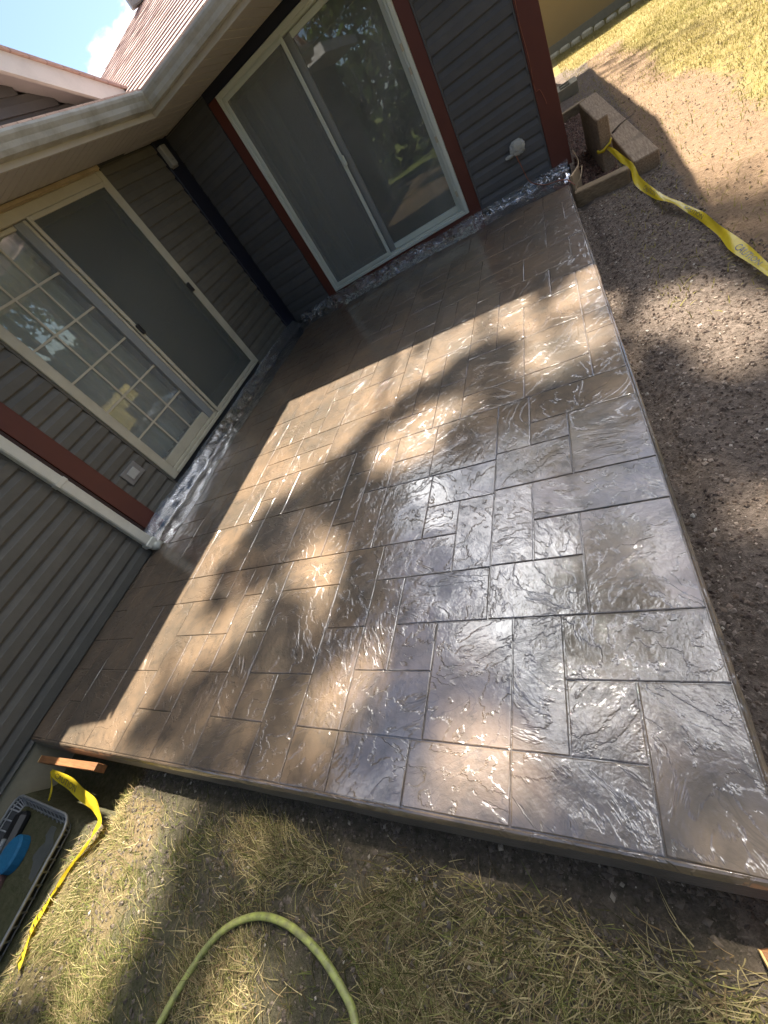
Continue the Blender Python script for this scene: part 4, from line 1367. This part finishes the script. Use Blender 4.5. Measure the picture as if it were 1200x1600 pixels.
hp_ = []
m = MB()
vs, fs = [], []
ring = 16
for lv, (zz, sc_) in enumerate(((-0.143, 0.9), (-0.135, 1.0), (-0.095, 1.0), (-0.085, 0.88))):
    for k in range(ring):
        a = 2 * math.pi * k / ring
        px_, py_ = 0.075 * math.cos(a) * sc_, 0.095 * math.sin(a) * sc_ * (1.0 if math.sin(a) > 0 else 0.75)
        vs.append((0.475 + px_ * 0.96 + py_ * 0.25, -5.705 + py_ * 0.96 - px_ * 0.25, zz))
for lv in range(3):
    for k in range(ring):
        fs.append((lv * ring + k, lv * ring + (k + 1) % ring, (lv + 1) * ring + (k + 1) % ring, (lv + 1) * ring + k))
fs.append(tuple(range(ring))[::-1]); fs.append(tuple(3 * ring + k for k in range(ring)))
m.add(vs, fs)
m.build('head', M['blue'], tool)
m = MB(); m.tube([(0.470, -5.780, -0.110), (0.50, -5.86, -0.112), (0.55, -6.0, -0.115), (0.60, -6.2, -0.12)], [0.034, 0.036, 0.032, 0.03], 12)
m.build('handle', M['pinkbrown'], tool)
m = MB()
m.obox((0.36, -5.66), unit(100), 0.13, 0.05, -0.143, -0.085, 0.02)
tag(m.build('tool_case', M['black']), 'small black case lying against the foundation in the crate', 'case')
m = MB(); m.obox((0.395, -5.72), unit(105), 0.07, 0.010, -0.084, -0.066, 0.004)
tag(m.build('trowel_handle', M['greysash']), 'grey handle lying on top of the small black case', 'tool')

# dark shoe-like rubber toe at the lower right corner
crumple_t = crumple('rounded_lump', (3.55, -5.395, -0.10), (0.05, 0.045, 0.045), M['board_dark'], None, 21, 0.06, 10)
tag(crumple_t, 'dark grey rounded lump in the grass below the slab corner', 'stone')

# ------------------------------------------------------------------ tan outbuilding and its stone edging
nb = thing('outbuilding', (5.0, 10.6, GZ), 'tan stucco building far behind the lawn', 'building')
ux = unit(-11)
MB().obox((4.5, 12.9), ux, 5.0, 2.4, GZ - 0.1, 2.9).build('wall', M['tan_wall'], nb)
MB().obox((4.5, 12.9), ux, 5.012, 2.412, GZ - 0.1, GZ + 0.16).build('base_course', M['concrete'], nb)
MB().obox((4.5, 12.9), ux, 5.4, 2.8, 2.9, 3.1).build('roof', M['shingle'], nb)
for k in range(18):
    s = -2.0 + k * 0.235
    c = (4.02 + s * ux[0] + 0.45 * ux[1] * 0 - 0.1, 10.08 + s * ux[1] - 0.08 * k * 0.5)
    mm = MB().obox(c, unit(-18 + random.uniform(-6, 6)), 0.105 + random.uniform(-0.01, 0.01), 0.06, GZ - 0.05, GZ + 0.085 + random.uniform(-0.02, 0.02), 0.03)
    tag(mm.build('edging_stone', M['pale_stone']), 'pale edging stone in the row before the tan building', 'stone', 'edging stones along the tan building')

# ------------------------------------------------------------------ loose stones (stuff) and grass (stuff)
def scatter_pebbles(name, pts, sizes, cols, label):
    n = len(pts)
    base = np.array([(1, 0, 0), (-1, 0, 0), (0, 1, 0), (0, -1, 0), (0, 0, 1), (0, 0, -1)], float)
    tri = np.array([(0, 2, 4), (2, 1, 4), (1, 3, 4), (3, 0, 4), (2, 0, 5), (1, 2, 5), (3, 1, 5), (0, 3, 5)])
    ang = RNG.random(n) * 6.283
    el = 0.5 + RNG.random((n, 3)) * 0.6
    jit = 1 + 0.35 * (RNG.random((n, 6, 1)) - 0.5)
    v = base[None] * jit * el[:, None, :] * sizes[:, None, None]
    v[:, :, 2] *= 0.7
    ca, sa = np.cos(ang)[:, None], np.sin(ang)[:, None]
    x = v[:, :, 0] * ca - v[:, :, 1] * sa; y = v[:, :, 0] * sa + v[:, :, 1] * ca
    tilt = (RNG.random((n, 1)) - 0.5) * 0.8
    z = v[:, :, 2] + x * tilt
    V = np.stack([x, y, z], 2) + pts[:, None, :]
    F = (tri[None] + (np.arange(n) * 6)[:, None, None]).reshape(-1, 3)
    C = np.repeat(cols, 6, axis=0)
    o = np_mesh(name, V.reshape(-1, 3), F, M['pebble'], col=C)
    return tag(o, label, 'gravel', None, 'stuff')
# gravel beside the slab
def gravel_points(n):
    y = -5.4 + RNG.random(n) ** 0.9 * 5.2
    x = right_edge(y) + 0.01 + RNG.random(n) ** 1.3 * (0.62 + 0.5 * sstep(-2.0, -4.0, y))
    return x, y
n = 26000
x, y = gravel_points(n)
keep = ~((x > 3.55) & (y > -0.75) & (x < 4.1))
x, y = x[keep], y[keep]; n = len(x)
s = 0.0028 + 0.0095 * RNG.random(n) ** 3.5 + 0.001 * (y < -3)
pal = np.array([(0.09, 0.06, 0.04), (0.12, 0.085, 0.06), (0.055, 0.036, 0.026), (0.20, 0.155, 0.12), (0.33, 0.28, 0.22), (0.16, 0.115, 0.085), (0.26, 0.20, 0.15), (0.42, 0.38, 0.32)])
ci = RNG.choice(len(pal), n, p=[.24, .24, .16, .15, .025, .14, .04, .005])
pts = np.stack([x, y, ground_z(x, y) + s * 0.2], 1)
scatter_pebbles('gravel', pts, s, pal[ci] * (1.15 + 0.6 * RNG.random((n, 1))), 'loose brown gravel and bark beside the right edge of the slab')
# bark mulch inside the timber bed
n = 2600
x = 3.60 + RNG.random(n) * 0.30; y = -0.50 + RNG.random(n) * 3.1
s = 0.008 + 0.012 * RNG.random(n)
pal2 = np.array([(0.16, 0.085, 0.06), (0.10, 0.052, 0.038), (0.22, 0.13, 0.09)])
pts = np.stack([x, y, np.full(n, -0.125) + 0.012 * RNG.random(n)], 1)
o = scatter_pebbles('bark_mulch', pts, s, pal2[RNG.integers(0, 3, n)], 'reddish bark mulch inside the timber bed')
o['category'] = 'mulch'
# pebbles and clods in the front soil
n = 11000
x = 0.95 + RNG.random(n) * 2.9; y = -5.18 - RNG.random(n) ** 1.8 * 0.95
s = 0.003 + 0.009 * RNG.random(n) ** 3
pal3 = np.array([(0.14, 0.108, 0.076), (0.085, 0.064, 0.045), (0.30, 0.25, 0.18), (0.42, 0.36, 0.27)])
ci = RNG.choice(4, n, p=[.49, .48, .02, .01])
pts = np.stack([x, y, ground_z(x, y) + s * 0.25], 1)
scatter_pebbles('soil_pebbles', pts, s, pal3[ci], 'small pebbles and clods in the bare soil before the slab')

n = 9000
x = 4.12 + RNG.random(n) ** 1.3 * 1.7; y = -3.4 + RNG.random(n) * 7.0
s = 0.003 + 0.010 * RNG.random(n) ** 4
pal4 = np.array([(0.22, 0.145, 0.085), (0.16, 0.10, 0.06), (0.32, 0.225, 0.14), (0.09, 0.06, 0.04)])
pts = np.stack([x, y, ground_z(x, y) + s * 0.1], 1)
scatter_pebbles('soil_clods', pts, s, pal4[RNG.choice(4, n, p=[.4, .3, .2, .1])], 'small tan clods on the sunlit bare soil by the lawn')

def blades(name, x, y, length, width, lean, cols, label, zoff=0.0, nseg=3, dirbias=None):
    n = len(x)
    a = RNG.random(n) * 6.283 if dirbias is None else dirbias
    dx, dy = np.cos(a), np.sin(a)
    px, py = -dy, dx
    z0 = ground_z(x, y) + zoff
    curve = (RNG.random(n) - 0.5) * 1.2
    Vs = []
    for k in range(nseg + 1):
        t = k / nseg
        h = length * np.sin(np.clip(lean, 0.05, 1.5)) * (t - 0.55 * t * t * (1.2 - lean / 1.5)) * 1.3
        r = length * np.cos(lean) * t
        ox = dx * r + px * curve * length * t * t * 0.6
        oy = dy * r + py * curve * length * t * t * 0.6
        w = width * (1 - 0.85 * t)
        for sgn in (-1, 1):
            Vs.append(np.stack([x + ox + px * w * sgn, y + oy + py * w * sgn, z0 + np.maximum(h, -0.002)], 1))
    V = np.stack(Vs, 1).reshape(-1, 3)
    per = 2 * (nseg + 1)
    q = np.array([(2 * k, 2 * k + 1, 2 * k + 3, 2 * k + 2) for k in range(nseg)])
    F = (q[None] + (np.arange(n) * per)[:, None, None]).reshape(-1, 4)
    C = np.repeat(cols, per, axis=0)
    o = np_mesh(name, V, F, M['grass'], col=C)
    return tag(o, label, 'grass', None, 'stuff')
# dry grass before the slab
n = 125000
x = 0.95 + RNG.random(n) * 3.0; y = -5.25 - RNG.random(n) * 1.05
den = 0.06 + 0.94 * sstep(0.42, 0.66, vnoise(x, y, 3.1) * 0.6 + vnoise(x, y, 8.0) * 0.4)
den = np.maximum(den, 0.85 * sstep(2.55, 3.0, x) * (0.4 + 0.6 * vnoise(x, y, 6.0)))
den *= sstep(-5.25, -5.36, y + 0.05 * (vnoise(x, y, 9.0) - 0.5))
den *= 1 - 0.75 * np.exp(-((x - 2.15) / 0.28) ** 2 - ((y + 5.52) / 0.16) ** 2)
den *= 1 - 0.8 * sstep(1.02, 0.95, x)
keep = RNG.random(n) < den
x, y = x[keep], y[keep]; n = len(x)
tone = vnoise(x, y, 2.2)
straw = np.array([(0.44, 0.355, 0.175)]); dryb = np.array([(0.29, 0.205, 0.105)]); green = np.array([(0.14, 0.15, 0.045)]); olive = np.array([(0.26, 0.235, 0.085)])
g = (RNG.random((n, 1)) < (0.10 + 0.34 * sstep(0.5, 0.75, tone))[:, None])
base = np.where(RNG.random((n, 1)) < 0.45, straw, np.where(RNG.random((n, 1)) < 0.5, dryb, olive))
cols = np.where(g, green * (0.8 + 0.6 * RNG.random((n, 1))), base) * (0.30 + 0.95 * RNG.random((n, 1)) ** 1.5)
flow = 2.3 + 2.6 * vnoise(x, y, 1.7) + RNG.normal(0, 0.85, n)
blades('dry_grass', x, y, 0.025 + 0.065 * RNG.random(n) ** 1.3, 0.0008 + 0.0010 * RNG.random(n), 0.08 + 0.50 * RNG.random(n) ** 1.5, cols, 'dry straw and green grass matted before the slab', 0.0, 3, flow)
# sunlit lawn behind
n = 120000
x = 3.8 + RNG.random(n) ** 1.2 * 4.6; y = -3.0 + RNG.random(n) * 13.2
lw = zones(x, y)[0]
keep = RNG.random(n) < np.clip(lw * 1.1 - 0.10 + 0.6 * (vnoise(x, y, 3.0) - 0.5), 0.09, 1) * np.where(y > 6, 0.55, 1.0)
x, y = x[keep], y[keep]; n = len(x)
tone = vnoise(x, y, 1.3)[:, None]
cols = (np.array([(0.33, 0.26, 0.090)]) * (1 - tone) + np.array([(0.265, 0.25, 0.068)]) * tone) * (0.75 + 0.5 * RNG.random((n, 1)))
blades('lawn', x, y, 0.028 + 0.030 * RNG.random(n), 0.0022 + 0.0012 * RNG.random(n), 0.35 + 0.8 * RNG.random(n), cols, 'short straw yellow lawn beyond the gravel', 0.0, 2)

# ------------------------------------------------------------------ trees
def limb_mesh(m, p0, p1, r0, r1, bend=0.4, n=7):
    p0, p1 = Vector(p0), Vector(p1)
    pts, rs = [], []
    for k in range(n + 1):
        t = k / n
        q = p0.lerp(p1, t) + Vector((math.sin(t * 3.1 + p0.x) * bend * t * (1 - t), math.cos(t * 2.7 + p1.y) * bend * t * (1 - t), 0))
        pts.append(q); rs.append(r0 + (r1 - r0) * t)
    m.tube(pts, rs, 8)
def leaf_mesh(name, cent, size, parent, tint):
    n = len(cent)
    a = RNG.normal(size=(n, 3)); a /= np.linalg.norm(a, axis=1)[:, None]
    b = RNG.normal(size=(n, 3)); b -= (a * b).sum(1)[:, None] * a; b /= np.linalg.norm(b, axis=1)[:, None]
    s = size * (0.7 + 0.6 * RNG.random((n, 1)))
    V = np.stack([cent - a * s, cent + b * s * 0.55, cent + a * s, cent - b * s * 0.55], 1).reshape(-1, 3)
    F = np.arange(4 * n).reshape(n, 4)
    c = np.repeat(np.array([tint]) * (0.6 + 0.8 * RNG.random((n, 1))), 4, axis=0)
    return np_mesh(name, V, F, M['leaf'], parent, col=c, origin=WORLD_LOC[parent.name])

# tall tree behind the house whose crown dapples the patio
SD = np.array(SUN)
HOLES = [  # ground points the sun reaches through the crown: x, y, radius
    (2.43, -2.67, .13), (2.45, -3.45, .22), (2.17, -2.80, .17), (2.67, -3.26, .12), (3.42, -2.46, .15), (3.20, -2.62, .20), (3.28, -3.10, .17), (3.46, -3.02, .10), (2.85, -2.46, .26),
    (1.61, -4.48, .13), (1.32, -4.65, .11), (0.98, -4.90, .16), (2.47, -4.85, .10), (2.92, -5.12, .12), (2.0, -4.21, .11), (2.2, -4.36, .10), (3.52, -4.72, .02), (3.54, -5.12, .08),
    (3.84, -2.70, .17), (3.9, -3.15, .10), (4.04, -3.0, .10), (3.85, -4.1, .07), (1.20, -5.40, .24), (1.38, -5.55, .24), (1.15, -5.72, .18), (1.48, -5.78, .12), (3.0, -5.33, .06), (2.22, -5.70, .07), (2.06, -2.50, .22), (2.5, -2.42, .2), (0.45, -5.12, .3), (0.75, -5.1, .3), (0.3, -5.35, .2)]
LITX = [(-2.2, 2.35), (-2.54, 2.15), (-2.56, 2.0), (-2.88, 1.90), (-3.27, 1.86), (-3.52, 1.66), (-3.7, 1.30), (-4.08, 1.08), (-4.61, 1.08), (-4.9, 1.10), (-5.09, 1.06), (-5.3, 1.0), (-5.6, 1.0), (-6.5, 0.9)]
def lit_x(y):
    ys = np.array([p[0] for p in LITX])[::-1]; xs = np.array([p[1] for p in LITX])[::-1]
    return np.interp(y, ys, xs)
tree = thing('shade_tree', (0.3, 9.6, GZ), 'tall leafy tree behind the house whose crown dapples the patio', 'tree')
m = MB()
limb_mesh(m, (0.3, 9.6, GZ - 0.2), (0.5, 8.6, 8.0), 0.42, 0.30, 0.6)
for (q, r) in (((0.9, 3.8, 14.0), .06), ((2.2, 4.3, 15.2), .06), ((1.6, 5.4, 17.0), .07), ((2.9, 5.3, 14.5), .05)):
    limb_mesh(m, (0.48, 8.75, 7.2), q, r, 0.03, 1.2)
m.build('trunk', M['bark'], tree)
ncl = 950
tx = 0.9 + RNG.random(ncl) * 3.5; ty = -7.8 + RNG.random(ncl) * 6.2
h = 13.0 + 4.5 * RNG.random(ncl)
cents = []
for cx_, cy_, hh in zip(tx, ty, h):
    if cx_ < lit_x(cy_) + 0.02: continue
    if cy_ > -2.35 and RNG.random() < 0.5: continue
    k = 24
    off = RNG.normal(size=(k, 3)) * np.array([0.23, 0.23, 0.20])
    gp_ = np.stack([cx_ + off[:, 0], cy_ + off[:, 1]], 1)
    cents.append(np.concatenate([gp_, (hh + off[:, 2] * 2)[:, None]], 1))
L = np.concatenate(cents)
ok = L[:, 0] > lit_x(L[:, 1]) + 0.06 + 0.30 * (vnoise(L[:, 0], L[:, 1], 3.3) - 0.5)
for (hx_, hy_, hr) in HOLES:
    d = np.hypot((L[:, 0] - hx_) * 1.15, L[:, 1] - hy_) + 0.30 * (vnoise(L[:, 0] + 5, L[:, 1], 5.0) - 0.5) + 0.12 * (vnoise(L[:, 0], L[:, 1] + 9, 13.0) - 0.5)
    ok &= ~(d < hr + 0.06)
L = L[ok]
# carry each leaf up along the sun's direction to its height in the crown
t_ = L[:, 2] / SD[2]
LP = np.stack([L[:, 0] + SD[0] * t_, L[:, 1] + SD[1] * t_, L[:, 2]], 1)
extra = RNG.normal(size=(5000, 3)) * np.array([1.6, 0.9, 1.0]) + np.array([0.6, 12.4, 14.0])
leaf_mesh('crown', np.concatenate([LP, extra]), 0.080, tree, (0.055, 0.095, 0.022))

# unseen tree added behind the camera; its boughs darken the sky the patio reflects
over = thing('added_canopy_tree', (6.9, -7.2, GZ), 'unseen tree added right of the camera, boughs darkening the sky over the near patio', 'tree')
m = MB()
limb_mesh(m, (6.9, -7.2, GZ - 0.2), (6.7, -7.0, 4.2), 0.30, 0.22, 0.3)
tips = [(2.2, -3.2, 8.6), (3.6, -1.6, 9.4), (1.6, -5.8, 8.8), (4.4, -3.8, 10.0), (3.0, -7.6, 9.2), (7.8, -9.6, 8.8), (8.8, -6.4, 9.2), (6.2, -4.6, 10.6)]
for q in tips:
    limb_mesh(m, (6.72, -7.0, 3.9), q, 0.10, 0.015, 0.9)
m.build('trunk', M['bark'], over)
cl = []
for q in tips:
    for _ in range(11):
        f = 0.45 + 0.6 * RNG.random()
        c0 = np.array((6.72, -7.0, 4.4)) * (1 - f) + np.array(q) * f + RNG.normal(size=3) * np.array([0.75, 0.75, 0.45])
        cl.append(c0 + RNG.normal(size=(95, 3)) * np.array([0.36, 0.36, 0.22]))
LO = np.concatenate(cl)
g_ = LO[:, :2] - LO[:, 2:3] * (SD[:2] / SD[2])[None]        # where each leaf's shadow falls
LO = LO[(g_[:, 1] < -5.55) | (g_[:, 0] > 4.6)]
leaf_mesh('crown', LO, 0.085, over, (0.05, 0.085, 0.02))

# garden trees behind the camera and beyond the right-hand lawn, seen only in the panes
def garden_tree(loc, hgt, rad, label, seed, count=7000):
    rr = np.random.default_rng(seed)
    t = thing('garden_tree', (*loc, GZ), label, 'tree', 'garden trees round the yard')
    m = MB()
    limb_mesh(m, (loc[0], loc[1], GZ - 0.2), (loc[0] + 0.2, loc[1] + 0.1, hgt * 0.6), 0.22, 0.10, 0.5)
    for k in range(5):
        a = k * 1.3 + seed
        limb_mesh(m, (loc[0] + 0.1, loc[1], hgt * (0.3 + 0.05 * k)), (loc[0] + math.cos(a) * rad * 0.8, loc[1] + math.sin(a) * rad * 0.8, hgt * (0.55 + 0.07 * k)), 0.09, 0.02, 0.4)
    m.build('trunk', M['bark'], t)
    cl = rr.normal(size=(46, 3)); cl /= np.linalg.norm(cl, axis=1)[:, None]
    cl *= (0.45 + 0.55 * rr.random((46, 1))) * np.array([rad, rad, hgt * 0.36])
    cl += np.array([loc[0], loc[1], hgt * 0.62])
    idx = rr.integers(0, 46, count)
    P = cl[idx] + rr.normal(size=(count, 3)) * rad * 0.17
    leaf_mesh('crown', P, 0.14, t, (0.075, 0.11, 0.03))
def hedge(p0, p1, hgt, thick, label, seed, count):  # unseen hedge, added to block the sunlit lawn from the door panes
    rr = np.random.default_rng(seed)
    t = thing('hedge', (*p0, GZ), label, 'hedge', 'hedges added for the pane reflections')
    u = rr.random(count); hz_ = rr.random(count) ** 0.8
    x = p0[0] + (p1[0] - p0[0]) * u; y = p0[1] + (p1[1] - p0[1]) * u
    top = hgt * (0.8 + 0.35 * vnoise(x, y, 0.5))
    P = np.stack([x + rr.normal(size=count) * thick, y + rr.normal(size=count) * thick, GZ + hz_ * top], 1)
    leaf_mesh('foliage', P, 0.16, t, (0.032, 0.046, 0.016))
    m = MB()
    for k in range(24):
        f = (k + 0.5) / 24
        bx, by = p0[0] + (p1[0] - p0[0]) * f, p0[1] + (p1[1] - p0[1]) * f
        limb_mesh(m, (bx, by, GZ - 0.1), (bx + 0.2, by + 0.1, hgt * 0.8), 0.05, 0.02, 0.2)
    m.build('stems', M['bark'], t)
hedge((-9.0, -9.6), (12.0, -8.4), 2.3, 0.40, 'tall hedge added behind the camera to hide bright lawn from the back door pane', 11, 9000)
hedge((11.5, -12.0), (11.5, 14.0), 2.2, 0.45, 'tall hedge added beyond the right lawn to dim the reflection in the left door pane', 12, 9000)
garden_tree((-1.5, -19.0), 9.0, 3.2, 'round leafy tree far behind the camera, left in the back door pane', 3)
garden_tree((4.0, -23.0), 7.5, 3.0, 'low leafy tree far behind the camera, centre of the back door pane', 4)
garden_tree((9.0, -18.0), 10.0, 3.4, 'tall leafy tree far behind the camera, right in the back door pane', 5)
garden_tree((13.0, 5.5), 9.0, 3.2, 'leafy tree beyond the right lawn reflected in the left door', 6)
garden_tree((14.0, -1.5), 7.0, 2.8, 'lower leafy tree beyond the right lawn toward the camera', 7)
